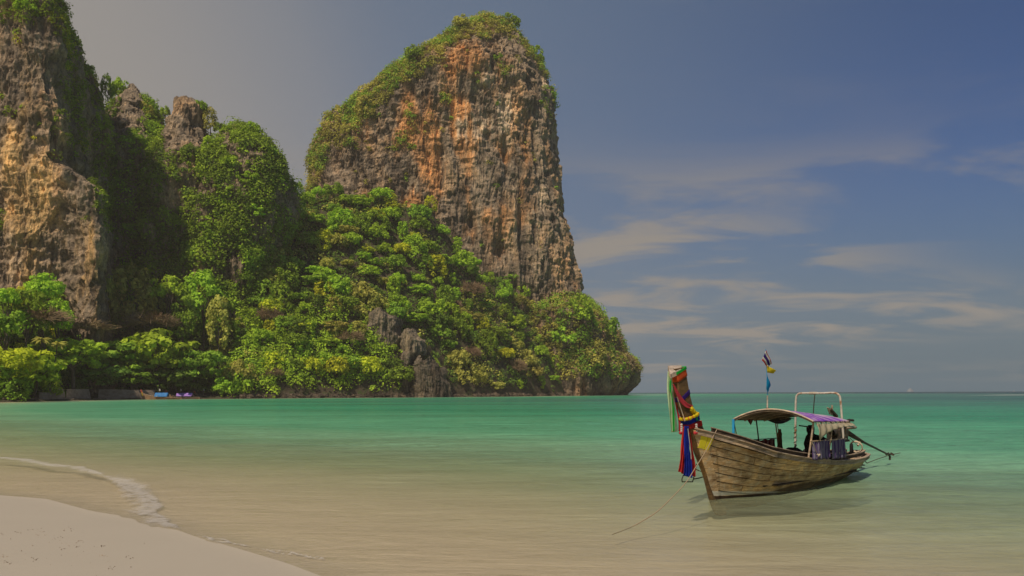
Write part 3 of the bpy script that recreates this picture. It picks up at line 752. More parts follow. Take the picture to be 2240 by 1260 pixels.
def mask_A(px, py, V, N, cav):
    top = sstep(70 + 20 * n3(V, 14, 31) - py, 0, 25)
    rf = sstep(px + 10 * n3(V, 10, 32), 112, 130) * sstep(py, 360, 310) * (0.12 + 0.80 * sstep(n3(V, 12, 33) + 0.35 * sstep(px, 140, 220) - 0.15, -0.1, 0.3))
    low = sstep(px, 185, 215) * sstep(py, 280, 340) * 0.9 * sstep(py, 520, 430)
    spots = 0.5 * sstep(n3(V, 8, 35) + 0.7 * blob(px, py, 60, 110, 45, 45), 0.55, 0.8) * (py < 330)
    left = blob(px, py, -3, 490, 12, 35)
    return np.maximum.reduce([top, rf, low, spots, left])
plant(mA, 'creepers', 'green bushes over the shaded side and brow of the left tower', 2600, mask_A, per=34, rmin=1.0, rmax=3.2, colr='mid', size=0.46, seed=5)
plant(mA, 'creepers', 'yellowing scrub high on the left tower', 560, lambda *a: mask_A(*a) * sstep(n3(a[2], 9, 36) , -0.05, 0.4) * (a[1] < 330), per=30, rmin=0.8, rmax=2.2, colr='yellow', size=0.34, seed=6)
ROCKS_B = [([(250, 262), (272, 200), (280, 165), (300, 165), (312, 212), (318, 250), (300, 285), (246, 300)], 'b'), ([(370, 195), (444, 195), (456, 328), (352, 345)], 'b'), ([(484, 300), (498, 286), (516, 290), (514, 350), (486, 345)], 'b'),
           ([(350, 392), (402, 398), (404, 440), (385, 470), (348, 440)], 'b'), ([(425, 398), (468, 402), (470, 430), (430, 432)], 'b'), ([(606, 470), (625, 478), (616, 540), (600, 535)], 'b'), ([(490, 545), (530, 540), (528, 620), (480, 620)], 'b'), ([(540, 320), (575, 322), (572, 350), (545, 345)], 'b')]
def mask_B(px, py, V, N, cav):
    m_ = np.ones_like(px)
    jx, jy = px + 8 * n3(V, 6, 44), py + 8 * n3(V, 6, 45)
    for poly, _ in ROCKS_B: m_ = np.where(poly_in(jx, jy, poly), 0.0, m_)
    hol = sstep(n3(V, 9, 46), 0.18, 0.42) * 0.92
    return m_ * (1 - hol) * (py < 680)
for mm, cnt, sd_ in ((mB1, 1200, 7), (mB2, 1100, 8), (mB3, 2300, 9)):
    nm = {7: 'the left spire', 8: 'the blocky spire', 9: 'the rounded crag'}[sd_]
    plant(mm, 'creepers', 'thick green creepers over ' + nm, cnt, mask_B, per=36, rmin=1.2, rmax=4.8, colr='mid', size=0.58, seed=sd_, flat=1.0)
    plant(mm, 'creepers', 'bright yellow-green sprays over ' + nm, cnt // 2, lambda *a: mask_B(*a) * sstep(n3(a[2], 10, 49), 0.0, 0.5), per=32, rmin=1.2, rmax=3.4, colr='bright', size=0.50, seed=sd_ + 20)
    plant(mm, 'creepers', 'dark leaf patches painted as shaded folds of ' + nm, cnt // 2, lambda *a: mask_B(*a) * sstep(-n3(a[2], 10, 49), 0.0, 0.5), per=36, rmin=1.2, rmax=3.2, colr='deep', size=0.45, seed=sd_ + 40)  # noise patches of darker leaf colour stand in for shaded folds
def mask_E(px, py, V, N, cav):
    return sstep(interp(px, [(900, 862), (1150, 850), (1250, 838), (1330, 822), (1380, 822), (1400, 812)]) + 12 * n3(V, 12, 61) - py, -4, 14)
plant(mE, 'creepers', 'dry yellow-green scrub over the headland', 1500, lambda *a: mask_E(*a), per=36, rmin=1.4, rmax=4.2, colr='olive', size=0.6, seed=11)
plant(mE, 'creepers', 'fresh green bushes over the headland', 1100, lambda *a: mask_E(*a) * sstep(n3(a[2], 22, 62) + sstep(a[0], 1330, 1150) * 0.3, -0.1, 0.4), per=36, rmin=1.6, rmax=4.6, colr='mid', size=0.6, seed=12)
plant(mE, 'creepers', 'brown dry brush on the seaward end of the headland', 500, lambda *a: mask_E(*a) * sstep(a[0] + a[1] * 0.5, 1640, 1720), per=30, rmin=1.2, rmax=3.4, colr='brown', size=0.5, seed=13)

# undergrowth between the trees of the slope
def undergrowth(name, label, count, colr, seed, cond, size=0.5, rr=(1.2, 3.4), per=36, pr=(-300, 1300)):
    rng = np.random.default_rng(seed)
    px = rng.uniform(*pr, count * 6); t = rng.uniform(0.0, 1.03, count * 6)
    p = slope_point(px, t); w = cond(px, t, p); k = np.where(rng.random(len(w)) < w)[0][:count]
    p = p[k]; r = rng.uniform(*rr, len(k)); p[:, 2] += r * 0.4
    tint = rng.uniform(0.75, 1.3, len(k))
    V, F, t_ = leaf_cloud(p, r, per, size, rng, 0.5, 0.8, tint)
    tag(link(name, mesh_np(name, V, F, LEAF[colr], False, {'tint': t_})), label, 'undergrowth', kind='stuff')
def edge_(px, t): return sstep(t, interp(px, [(-300, 0.16), (440, 0.16), (500, 0.01), (800, 0.015), (1300, 0.02)]), interp(px, [(-300, 0.3), (440, 0.3), (500, 0.04), (1300, 0.06)]))
undergrowth('undergrowth', 'dense green undergrowth between the trees on the slope', 2600, 'deep', 31, lambda px, t, p: edge_(px, t), size=0.5)
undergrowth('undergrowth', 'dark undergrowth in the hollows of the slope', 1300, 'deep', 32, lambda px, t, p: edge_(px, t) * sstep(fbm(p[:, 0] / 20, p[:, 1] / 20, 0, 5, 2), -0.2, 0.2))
undergrowth('undergrowth', 'bright shoreline shrubs left of the grey outcrops', 420, 'bright', 33, lambda px, t, p: sstep(px, 480, 520) * sstep(px, 900, 800) * sstep(t, 0.0, 0.02) * sstep(t, 0.5, 0.1), rr=(2.2, 5.0), per=70, size=0.55, pr=(470, 920))
undergrowth('undergrowth', 'brownish dry brush among the shoreline shrubs', 420, 'olive', 34, lambda px, t, p: edge_(px, t) * sstep(fbm(p[:, 0] / 16, p[:, 1] / 16, 0, 8, 2), 0.1, 0.4), rr=(1.8, 4.0), per=50, size=0.55, pr=(480, 1300))

# trees growing wild on the slope: each one its own object
rng = np.random.default_rng(77)
pts = []
tries = 0
while len(pts) < 300 and tries < 20000:
    tries += 1
    px, t = rng.uniform(-120, 1300), rng.uniform(0.03, 1.0) ** 1.25
    if px < 470 and t < 0.42: continue
    if px > 480 and t < 0.03: continue
    pp = slope_point(px, t); qx, qy = PIX(pp)
    if 790 < qx < 935 and 715 < qy < 815: continue
    if qx < -40: continue
    if all((qx - a) ** 2 + ((qy - b) * 1.25) ** 2 > (23.5) ** 2 for a, b, *_ in pts): pts.append((float(qx), float(qy), px, t, pp))
CN = {'bright': 'bright green', 'mid': 'green', 'deep': 'dark green', 'yellow': 'yellow-green', 'olive': 'olive', 'brown': 'bare brown'}
SN = {'umbrella': 'flat-topped', 'round': 'rounded', 'tall': 'upright', 'mound': 'creeper-hung', 'bare': 'leafless'}
spec = []
for (qx, qy, px, t, pp) in sorted(pts, key=lambda a: -a[4][1]):
    zone = 'behind the beach grove' if qx < 440 else 'on the shore slope left of the outcrops' if qx < 800 and qy > 640 else 'high against the tall cliff' if qy < 640 else 'on the slope right of the outcrops'
    pal = [('bright', 0.32), ('mid', 0.34), ('deep', 0.08), ('yellow', 0.10), ('olive', 0.16)]
    if qy < 470 or (860 < qx < 1100 and qy < 660): pal = [('bright', 0.60), ('mid', 0.28), ('yellow', 0.12)]
    if qx > 1120: pal = [('bright', 0.30), ('mid', 0.30), ('olive', 0.4)]
    colr = str(rng.choice([a for a, b in pal], p=np.array([b for a, b in pal]) / sum(b for a, b in pal)))
    shape = str(rng.choice(['round', 'mound', 'tall', 'umbrella'], p=[0.42, 0.26, 0.12, 0.20]))
    if rng.random() < 0.035 and qy > 600: shape, colr = 'bare', 'brown'
    spec.append((qx, qy, pp, zone, colr, shape, rng.uniform(3.6, 8.4), rng.uniform(0.6, 0.85), int(rng.integers(0, 3)), rng.uniform(3.0, 5.0) if qy < 780 else rng.uniform(0.8, 2.2)))
ORD = ['leftmost', 'second from left', 'third from left', 'fourth from left', 'fifth from left', 'sixth from left', 'seventh from left', 'eighth from left', 'ninth from left', 'tenth from left'] + [f'{w} from left' for w in
       'eleventh twelfth thirteenth fourteenth fifteenth sixteenth seventeenth eighteenth nineteenth twentieth twenty-first twenty-second twenty-third twenty-fourth twenty-fifth twenty-sixth twenty-seventh twenty-eighth twenty-ninth thirtieth'.split()]
for (qx, qy, pp, zone, colr, shape, rx, kz, vr, h0) in spec:
    same = sorted(s_[0] for s_ in spec if s_[3:6] == (zone, colr, shape)); k = same.index(qx)
    lab = f'{CN[colr]} {SN[shape]} tree {zone}' if len(same) == 1 else f'{CN[colr]} {SN[shape]} tree {zone}, {ORD[k]}'
    if shape == 'tall': rx *= 0.8
    rz = rx * kz * (0.7 if shape == 'umbrella' else 1) * (1.5 if shape == 'tall' else 1)
    tree('hillside_tree', lab, shape, vr, colr, tuple(pp - (0, 0, 0.5)), h0 + rz * 0.5, rx, rz, group=f'trees {zone}')

# trees one can tell apart along the beach, from the photograph
def beach_tree(px, py, wpx, hpx, shape, colr, label, back=6.0, var=0, cat='tree', name='beach_tree'):
    Ds = float(interp(px, DS)); Y = Ds + back
    c = P(px, py, Y); rx = wpx / 2 / F_PX * Y; rz = hpx / 2 / F_PX * Y
    tq = back / float(interp(px, WID)); gz_ = float(slope_point(px, tq)[2]) if tq > 0 else 1.0
    tree(name, label, shape, var, colr, (c[0], c[1], gz_ - 0.3), max(c[2] - gz_ + 0.3, 1.5), rx, rz, None, cat)
BT = [
    (18, 790, 150, 95, 'umbrella', 'yellow', 'yellow-topped spreading tree at the left edge above the low stone wall', 8, 0),
    (78, 800, 110, 85, 'umbrella', 'bright', 'bright green tree leaning over the leftmost concrete wall', 7, 1),
    (20, 840, 90, 60, 'mound', 'mid', 'low leafy tree hanging over the water at the left edge', 5, 2),
    (112, 842, 46, 34, 'mound', 'bright', 'drooping bough of fresh green leaves before the second wall panel', 5, 0),
    (160, 765, 150, 75, 'umbrella', 'bright', 'wide umbrella-crowned tree with bright green layers above the wall', 12, 2),
    (235, 772, 150, 80, 'umbrella', 'mid', 'green layered tree in the middle of the beach grove', 11, 0),
    (200, 815, 130, 60, 'umbrella', 'deep', 'dark low tree shading the building behind the wall', 10, 1),
    (345, 760, 150, 105, 'umbrella', 'bright', 'broad bright tree standing over the blue-roofed longtail boat', 14, 1),
    (425, 788, 130, 85, 'umbrella', 'mid', 'spreading green tree above the moored boats', 12, 2),
    (300, 815, 110, 60, 'umbrella', 'mid', 'smaller low-branched tree behind the prow of the blue-roofed boat', 10, 0),
    (385, 825, 110, 56, 'umbrella', 'deep', 'dark understorey tree just behind the blue roofed boat', 12, 1),
    (514, 838, 84, 74, 'round', 'bright', 'round bright shrub tree at the water right of the boats', 7, 1),
    (95, 702, 96, 44, 'bare', 'brown', 'leafless dome-shaped tree left of the beach grove', 24, 0),
    (180, 722, 130, 36, 'bare', 'brown', 'brown leafless tree spread along the top of the grove', 26, 1),
    (332, 712, 108, 42, 'bare', 'brown', 'brown leafless crown rising behind the broad bright tree', 24, 2),
    (100, 640, 84, 66, 'round', 'bright', 'tall bright tree against the foot of the left tower', 40, 0),
    (60, 690, 110, 80, 'mound', 'mid', 'creeper-covered tree under the foot of the left tower', 34, 1),
    (15, 655, 60, 50, 'round', 'bright', 'green tree top at the left edge beneath the tower', 38, 2),
    (215, 640, 70, 80, 'round', 'olive', 'olive tree crown, left one of the pair before the dark gully', 36, 1),
    (288, 650, 100, 100, 'mound', 'olive', 'big olive-green tree before the dark gully', 34, 2),
    (365, 640, 80, 60, 'round', 'bright', 'sunlit tree top right of the dark gully', 34, 0),
    (445, 650, 90, 80, 'mound', 'bright', 'bright creeper-draped tree under the rounded crag', 32, 0),
    (400, 690, 70, 90, 'tall', 'mid', 'upright tree wrapped in vines between grove and crag', 26, 2),
    (478, 705, 70, 110, 'tall', 'olive', 'tall olive tree at the right end of the beach grove', 20, 1),
    (592, 562, 64, 50, 'round', 'olive', 'round-headed olive tree in the gap left of the tall cliff', 46, 2),
    (10, 715, 90, 70, 'round', 'mid', 'leafy green tree behind the yellow-topped tree', 20, 1),
    (128, 690, 60, 50, 'mound', 'bright', 'small bright tree in front of the leafless dome', 22, 2),
]
for (px, py, w_, h_, sh, cl_, lb, bk, vr) in BT: beach_tree(px, py, w_, h_, sh, cl_, lb, bk, vr)
# tree silhouettes standing on the crests
def crest_tree(m, px, py, Y, wpx, hpx, shape, colr, label, var=0):
    c = P(px, py, Y); rx = wpx / 2 / F_PX * Y; rz = hpx / 2 / F_PX * Y
    tree('crest_tree', label, shape, var, colr, (c[0], c[1], c[2] - rz - 2.5), rz + 2.5, rx, rz)
crest_tree(mB1, 263, 200, 432, 46, 46, 'round', 'bright', 'bright green tree on the left shoulder of the pointed spire', 0)
crest_tree(mB1, 330, 235, 430, 34, 30, 'mound', 'mid', 'small tree on the saddle right of the pointed spire', 1)
crest_tree(mB2, 441, 236, 426, 30, 34, 'round', 'mid', 'green tree perched at the right top of the blocky spire', 2)
crest_tree(mB2, 460, 262, 426, 34, 36, 'mound', 'olive', 'thin tree on the crest between blocky spire and crag', 0)
crest_tree(mB2, 362, 246, 426, 22, 26, 'round', 'bright', 'small bright tree left of the blocky spire', 1)
crest_tree(mB3, 484, 282, 424, 34, 26, 'round', 'deep', 'dark round tree beside the crag top', 2)
crest_tree(mA, 236, 190, 383, 30, 40, 'mound', 'deep', 'dark tree leaning out from the right brow of the left tower', 1)
crest_tree(mC, 652, 438, 430, 34, 54, 'mound', 'mid', 'dark green tree closing the gap between crag and tall cliff', 0)

# bushes and small trees rooted on the crags, each one apart
def on_massif(m, px, py):
    d = (m.px - px) ** 2 + (m.py - py) ** 2 + np.where(m.V[..., 1] > np.median(m.V[..., 1]) + 25, 1e6, 0)
    i = np.unravel_index(np.argmin(d), d.shape); return m.V[i], m.N[i]
def crag_tree(m, px, py, wpx, shape, colr, label, var=0):
    p, n_ = on_massif(m, px, py); rx = wpx / 2 / F_PX * p[1]
    tree('crag_tree', label, shape, var, colr, (p[0] - n_[0], p[1] - n_[1], p[2] - 0.5), rx * .5 + 1.0, rx, rx * .75)
for (m, px, py, w_, sh, c_, lb) in [
    (mB3, 455, 330, 40, 'mound', 'bright', 'bright drooping tree on the left edge of the crag'), (mB3, 500, 370, 46, 'round', 'bright', 'sunlit tree in the upper middle of the crag'),
    (mB3, 552, 300, 40, 'mound', 'bright', 'yellow-lit bush near the crag top'), (mB3, 590, 345, 44, 'round', 'mid', 'round green tree on the right shoulder of the crag'),
    (mB3, 540, 400, 48, 'umbrella', 'bright', 'flat bright tree across the middle of the crag'), (mB3, 610, 410, 40, 'mound', 'mid', 'green bush hanging at the right edge of the crag'),
    (mB3, 470, 440, 50, 'round', 'bright', 'large bright tree low on the left of the crag'), (mB3, 560, 470, 46, 'umbrella', 'bright', 'layered bright tree on the lower right of the crag'),
    (mB3, 500, 510, 54, 'mound', 'mid', 'creeper-hung tree at the lower middle of the crag'), (mB3, 430, 520, 50, 'round', 'mid', 'green tree at the lower left of the crag'),
    (mB3, 585, 525, 40, 'mound', 'olive', 'olive bush low on the right of the crag'), (mB3, 450, 580, 56, 'round', 'bright', 'bright bushy tree at the foot of the crag'),
    (mB2, 372, 345, 40, 'mound', 'bright', 'bright bush under the blocky spire'), (mB2, 420, 350, 46, 'round', 'deep', 'dark tree under the blocky spire'), (mB2, 455, 310, 36, 'umbrella', 'olive', 'olive tree right of the blocky spire'),
    (mB2, 395, 490, 46, 'mound', 'mid', 'green tree low on the ridge below the blocky spire'), (mB2, 350, 400, 40, 'umbrella', 'mid', 'flat green tree on the ridge below and left of the blocky spire'),
    (mB1, 320, 250, 36, 'mound', 'olive', 'olive bush right of the pointed spire'), (mB1, 335, 300, 40, 'mound', 'bright', 'bright hanging bush low on the right of the pointed spire'), (mB1, 300, 320, 40, 'round', 'mid', 'green tree under the pointed spire'),
    (mB1, 320, 380, 46, 'umbrella', 'mid', 'flat green tree halfway down the gully'), (mA, 130, 60, 40, 'round', 'bright', 'bright bush high on the brow of the left tower'), (mA, 160, 110, 44, 'mound', 'mid', 'green bush on the shaded side of the left tower'),
    (mA, 190, 170, 44, 'round', 'mid', 'round bush high on the shaded side of the left tower'), (mA, 60, 30, 50, 'round', 'bright', 'bright bushy tree near the cut-off top of the left tower'), (mA, 48, 243, 18, 'round', 'bright', 'single bright shrub alone on the bare face of the left tower'),
    (mC, 800, 250, 50, 'mound', 'olive', 'olive bush on the left shoulder of the tall cliff'), (mC, 765, 300, 44, 'round', 'olive', 'yellowish bush low on the left shoulder of the tall cliff'), (mC, 1090, 135, 26, 'round', 'mid', 'small green shrub alone on the bare face below the summit'),
    (mC, 905, 130, 44, 'round', 'mid', 'green tree on the sloping crest of the tall cliff'), (mC, 1010, 65, 44, 'round', 'olive', 'olive tree just left of the summit'), (mC, 1120, 60, 44, 'round', 'mid', 'green tree just right of the summit'), (mC, 1175, 130, 36, 'mound', 'mid', 'dark bush at the right brow of the tall cliff'),
    (mE, 1330, 735, 60, 'round', 'mid', 'round green tree on top of the headland at its seaward end'), (mE, 1270, 690, 60, 'mound', 'bright', 'bright tree on the headland crest under the cliff'), (mE, 1230, 760, 70, 'round', 'bright', 'bright tree in the middle of the headland'),
    (mE, 1300, 790, 60, 'mound', 'olive', 'olive tree low on the headland'), (mE, 1160, 770, 64, 'round', 'mid', 'green tree at the landward end of the headland'), (mE, 1372, 806, 40, 'mound', 'brown', 'dry brown bush at the very tip of the headland')]:
    crag_tree(m, px, py, w_, sh, c_, lb, int(px) % 3)

# coconut palms in the grove
def palm(px, py, Y, h_m, label):
    c = P(px, py, Y); root = empty('coconut_palm', (c[0], c[1], c[2] - h_m)); tag(root, label, 'palm tree')
    V, F = tube_np([(0, 0, 0), (0.3, 0.1, h_m * .4), (0.9, 0.2, h_m * .8), (1.1, 0.2, h_m)], [0.28, 0.2, 0.17, 0.14], 7)
    link('trunk', mesh_np('trunk', V, F, M_BARK, True), root)
    r_ = np.random.default_rng(int(px)); 
    for k in range(16):
        a = k * 2.4; e = r_.uniform(0.0, 0.9); L_ = r_.uniform(3.2, 4.2); q_ = []
        vs, fs = [], []
        for j in range(12):
            s = j / 11; rad = L_ * s * math.cos(e * (1 - s)); z = L_ * s * math.sin(e) - 2.6 * s * s
            cx_, cy_ = rad * math.cos(a), rad * math.sin(a); w_ = 0.55 * math.sin(math.pi * min(s * 0.9 + 0.1, 1)) + 0.05
            sx, sy = -math.sin(a), math.cos(a)
            vs += [(cx_ + sx * w_, cy_ + sy * w_, z - w_ * 0.55), (cx_, cy_, z), (cx_ - sx * w_, cy_ - sy * w_, z - w_ * 0.55)]
            if j: b = j * 3; fs += [(b - 3, b - 2, b + 1, b), (b - 2, b - 1, b + 2, b + 1)]
        me = mesh_np('frond', np.array(vs), np.array(fs), LEAF['olive'], False, {'tint': np.full(len(vs), 1.1)})
        f = link('frond', me, root); f.location = (1.1, 0.2, h_m)
palm(84, 742, 292, 12, 'pale coconut palm rising out of the grove at the left')
palm(118, 752, 296, 11, 'shorter coconut palm beside the pale one')

# ------------------------------------------------------------------ islands on the horizon
def island(name, label, px, w_px, h_px, Y, seed):
    c = P(px, HOR, Y); rx = w_px / 2 / F_PX * Y; hz = h_px / F_PX * Y; r_ = np.random.default_rng(seed)
    nu, nv = 48, 16; vs = []
    for i in range(nv):
        s = i / (nv - 1); 
        for j in range(nu):
            a = j / nu * 2 * math.pi
            rr = (1 - s ** 1.6) * (1 + 0.15 * math.sin(3 * a + seed) + 0.08 * math.sin(7 * a))
            vs.append((rx * rr * math.cos(a), rx * 0.6 * rr * math.sin(a), -2 + (hz + 2) * s * (1 + 0.15 * math.sin(2.3 * a + seed))))
    idx = np.arange(nv * nu).reshape(nv, nu)
    q = np.stack([idx[:-1], np.roll(idx[:-1], -1, 1), np.roll(idx[1:], -1, 1), idx[1:]], -1).reshape(-1, 4)
    o = link(name, mesh_np(name, np.array(vs), q, M_ISLE, True)); o.location = (c[0], c[1], 0)
    tag(o, label, 'island')
m_, g_ = new_mat('hazy_island'); finish(g_, principled(g_, **{'Base Color': (0.16, 0.19, 0.23, 1), 'Roughness': 1.0})); M_ISLE = m_
island('island', 'tiny pale rock island on the horizon, right of the boat', 1991, 16, 7.0, 2150, 1)
island('island', 'low dark islet speck on the horizon near the right edge', 2218, 8, 1.6, 2150, 2)
# ------------------------------------------------------------------ longtail boat
BX, BY, Q2 = 4.52, 18.1, math.sqrt(0.5)
def hor_at(px): return HOR + (1120 - px) * math.tan(ROLL)
def Bp(px, py, w):
    """point of the boat's own frame (x aft, y to starboard, z up) in the plane y = w"""
    k = (px - 1120) / F_PX
    l = (k * (BY + Q2 * w) - BX + Q2 * w) / (Q2 * (1 - k)); Y = BY + Q2 * l + Q2 * w
    return np.array((l, w, CAM_H - (py - hor_at(px)) / F_PX * Y))
def b2w(p):
    p = np.asarray(p, float)
    return np.stack([BX + Q2 * (p[..., 0] - p[..., 1]), BY + Q2 * (p[..., 0] + p[..., 1]), p[..., 2]], -1)
TG = [(-.75, .05), (-.5, .17), (-.2, .33), (0, .42), (.35, .56), (.7, .67), (1.4, .80), (2.4, .88), (3.4, .92), (4.7, .90), (6, .82), (7.2, .64), (7.9, .47), (8.25, .34), (8.4, .22)]
TZG = [(-.75, 1.70), (-.4, 1.60), (0, 1.47), (.7, 1.27), (1.4, 1.08), (2.4, .92), (3.4, .79), (4.7, .67), (6, .61), (7.2, .60), (8.4, .63)]
TZK = [(-.75, -.25), (1, -.32), (4.5, -.28), (6.2, -.14), (7.4, .02), (8.4, .22)]
TP = [(-.75, 1.3), (.8, .95), (2.3, .70), (4, .60), (8.4, .66)]
STEM = [(-.4, .22), (0, .02), (.635, -.27), (1.08, -.555), (1.61, -.86), (1.98, -1.10)]
def sm_interp(x, T):
    x = np.asarray(x, float); e = 0.12
    return (interp(x - e, T) + interp(x, T) * 2 + interp(x + e, T)) / 4
def hull_pt(s, v, side, off=0.0):
    s, v = np.broadcast_arrays(np.asarray(s, float), np.asarray(v, float))
    def f(s, v):
        l0 = -.75 + 9.15 * s
        zg, zk = sm_interp(l0, TZG), sm_interp(l0, TZK)
        z = zk + (zg - zk) * v
        l = l0 + (interp(z, STEM) + .75) * np.clip(1 - s, 0, 1) ** 7
        y = sm_interp(l0, TG) * np.clip(v, 1e-4, 1) ** sm_interp(l0, TP)
        # rounded stern
        y = y * np.sqrt(np.clip((1.012 - s) / 0.05, 0.0, 1))
        return np.stack([l, side * y, z], -1)
    p = f(s, v); du = f(s + 1e-3, v) - f(s - 1e-3, v); dv = f(s, np.clip(v + 2e-3, 0, 1.2)) - f(s, np.clip(v - 2e-3, 0.002, 1.2))
    n = np.cross(du, dv); n /= np.linalg.norm(n, axis=-1, keepdims=True) + 1e-9
    n *= np.sign(n[..., 1:2] * side + 1e-9)
    return p + n * off, n
def grid_faces(n, m, off=0, flip=False):
    idx = np.arange(n * m).reshape(n, m) + off
    q = np.stack([idx[:-1, :-1], idx[1:, :-1], idx[1:, 1:], idx[:-1, 1:]], -1).reshape(-1, 4)
    return q[:, ::-1] if flip else q
def slab(outer, inner):
    """two matching grids (n,m,3) closed into a solid"""
    n, m = outer.shape[:2]; V = np.concatenate([outer.reshape(-1, 3), inner.reshape(-1, 3)]); N = n * m
    a = np.arange(N).reshape(n, m); b = a + N
    q = [grid_faces(n, m), grid_faces(n, m, N, True)]
    for e, f in ((a[0], b[0]), (a[-1][::-1], b[-1][::-1]), (a[:, 0][::-1], b[:, 0][::-1]), (a[:, -1], b[:, -1])):
        q.append(np.stack([e[:-1], e[1:], f[1:], f[:-1]], -1))
    return V, np.concatenate(q)
def sweep_box(pts, wv, hv, side_dir):
    """box section along pts: half width wv along side_dir, half height hv along z"""
    pts = np.asarray(pts, float); n = len(pts); sdv = np.asarray(side_dir, float)
    if sdv.ndim == 1: sdv = np.tile(sdv, (n, 1))
    up = np.array((0, 0, 1.0))
    c = [pts + sdv * wv + up * hv, pts - sdv * wv + up * hv, pts - sdv * wv - up * hv, pts + sdv * wv - up * hv]
    V = np.stack(c, 1).reshape(-1, 3); idx = np.arange(n * 4).reshape(n, 4)
    q = np.stack([idx[:-1], np.roll(idx[:-1], -1, 1), np.roll(idx[1:], -1, 1), idx[1:]], -1).reshape(-1, 4)
    return V, np.concatenate([q, [idx[0][::-1], idx[-1]]])
def box_v(c, h, R_=None):
    c = np.array(c, float); s = np.array([(x, y, z) for x in (-1, 1) for y in (-1, 1) for z in (-1, 1)], float) * np.array(h)
    if R_ is not None: s = s @ np.array(R_).T
    return s + c, np.array([(0, 1, 3, 2), (4, 6, 7, 5), (0, 4, 5, 1), (2, 3, 7, 6), (0, 2, 6, 4), (1, 5, 7, 3)])
def add(name, vf, mat, parent, smooth=False, bevel=0.0, label=None):
    me = mesh_np(name, vf[0], vf[1], mat, smooth); o = link(name, me, parent)
    if bevel:
        b = o.modifiers.new('bevel', 'BEVEL'); b.width = bevel; b.segments = 2; b.limit_method = 'ANGLE'
    if label: o['label'] = label
    return o
def smooth_pts(pts, n=40):
    pts = np.asarray(pts, float); m = len(pts); t = np.linspace(0, m - 1, n); out_ = []
    for x in t:
        i = min(int(x), m - 2); f = x - i
        p0, p1, p2, p3 = pts[max(i - 1, 0)], pts[i], pts[i + 1], pts[min(i + 2, m - 1)]
        out_.append(0.5 * ((2 * p1) + (-p0 + p2) * f + (2 * p0 - 5 * p1 + 4 * p2 - p3) * f * f + (-p0 + 3 * p1 - 3 * p2 + p3) * f ** 3))
    return np.array(out_)

def wood(name, c0, c1, c2, hull=False, sc=1.0, edge=True):
    m, g = new_mat(name)
    obj = g.n('ShaderNodeTexCoord').outputs['Object']; rnd = g.n('ShaderNodeObjectInfo').outputs['Random']
    off = g.n('ShaderNodeVectorMath', operation='ADD'); g.link(obj, off.inputs[0])
    cb = g.n('ShaderNodeCombineXYZ'); g.link(g.math('MULTIPLY', rnd, 9.0), cb.inputs[0]); g.link(cb.outputs[0], off.inputs[1]); v = off.outputs[0]
    gr = g.noise(g.mapping(v, scale=(1.2 * sc, 9 * sc, 22 * sc)), 1.0, 6, 0.65, 0.4)
    bl = g.noise(g.mapping(obj, scale=(1.6, 1.6, 2.6)), 1.0, 6, 0.62, 0.5)
    fn = g.noise(g.mapping(v, scale=(9, 20, 34)), 1.0, 5, 0.7)
    pl = g.noise(obj, 5.5, 5, 0.7, 0.3)
    c = g.ramp(gr, [(0.28, c0), (0.5, c1), (0.72, c2)])
    c = g.mix(1.0, c, g.ramp(bl, [(0.30, (0.40, 0.36, 0.32)), (0.5, (1, 1, 1)), (0.66, (1.5, 1.38, 1.15))]), 'MULTIPLY')
    c = g.mix(g.mr(fn, 0.54, 0.66, 0, 0.75), c, g.mix(1.0, c, (0.35, 0.32, 0.3), 'MULTIPLY'))
    rv = g.math('ADD', 0.80, g.math('MULTIPLY', rnd, 0.40))
    mulv = g.n('ShaderNodeVectorMath', operation='SCALE'); g.link(c, mulv.inputs[0]); g.link(rv, mulv.inputs['Scale']); c = mulv.outputs[0]
    rough = 0.85
    if hull:
        c = g.mix(g.mr(pl, 0.53, 0.62, 0, 0.6), c, (0.50, 0.43, 0.30))        # flaking pale paint
        rn = g.noise(g.mapping(obj, scale=(0.8, 1, 2.2)), 1.3, 5, 0.65)
        c = g.mix(g.mr(rn, 0.54, 0.68, 0, 0.65), c, (0.34, 0.17, 0.065))        # bare reddish wood
        sp = g.n('ShaderNodeSeparateXYZ'); g.link(obj, sp.inputs[0]); l, z = sp.outputs[0], sp.outputs[2]
        wob = g.math('MULTIPLY', g.math('SUBTRACT', g.noise(obj, 3.0, 4, 0.6), 0.5), 0.05)
        zz = g.math('ADD', z, wob)
        zt = g.math('SUBTRACT', 0.245, g.math('MULTIPLY', l, 0.085)); zb = g.math('SUBTRACT', 0.13, g.math('MULTIPLY', l, 0.05))
        stripe = g.math('MULTIPLY', g.math('GREATER_THAN', z, zb), g.math('LESS_THAN', z, zt))
        stripe = g.math('MULTIPLY', stripe, g.mr(g.noise(obj, 14, 4, 0.7), 0.66, 0.58))
        wet = g.mr(g.math('SUBTRACT', zz, g.math('MULTIPLY', g.mr(l, 1.6, 3.4), 0.14)), 0.06, 0.01)
        c = g.mix(g.math('MULTIPLY', wet, 0.72), c, (0.035, 0.025, 0.016))
        below = g.math('LESS_THAN', zz, g.math('SUBTRACT', zb, 0.004))
        c = g.mix(g.math('MULTIPLY', below, g.mr(l, 4.0, 3.0)), c, (0.060, 0.032, 0.018))
        c = g.mix(g.math('MULTIPLY', stripe, 0.93), c, (0.60, 0.57, 0.47))
    b = g.n('ShaderNodeBump', inp={'Strength': 0.6, 'Distance': 0.012, 'Height': g.math('ADD', gr, fn)})
    finish(g, principled(g, **{'Base Color': c, 'Roughness': rough, 'Specular IOR Level': 0.25, 'Normal': b.outputs[0]}))
    return m
M_HULL = wood('weathered_hull_planks', (0.20, 0.120, 0.055), (0.47, 0.320, 0.170), (0.68, 0.52, 0.31), True)
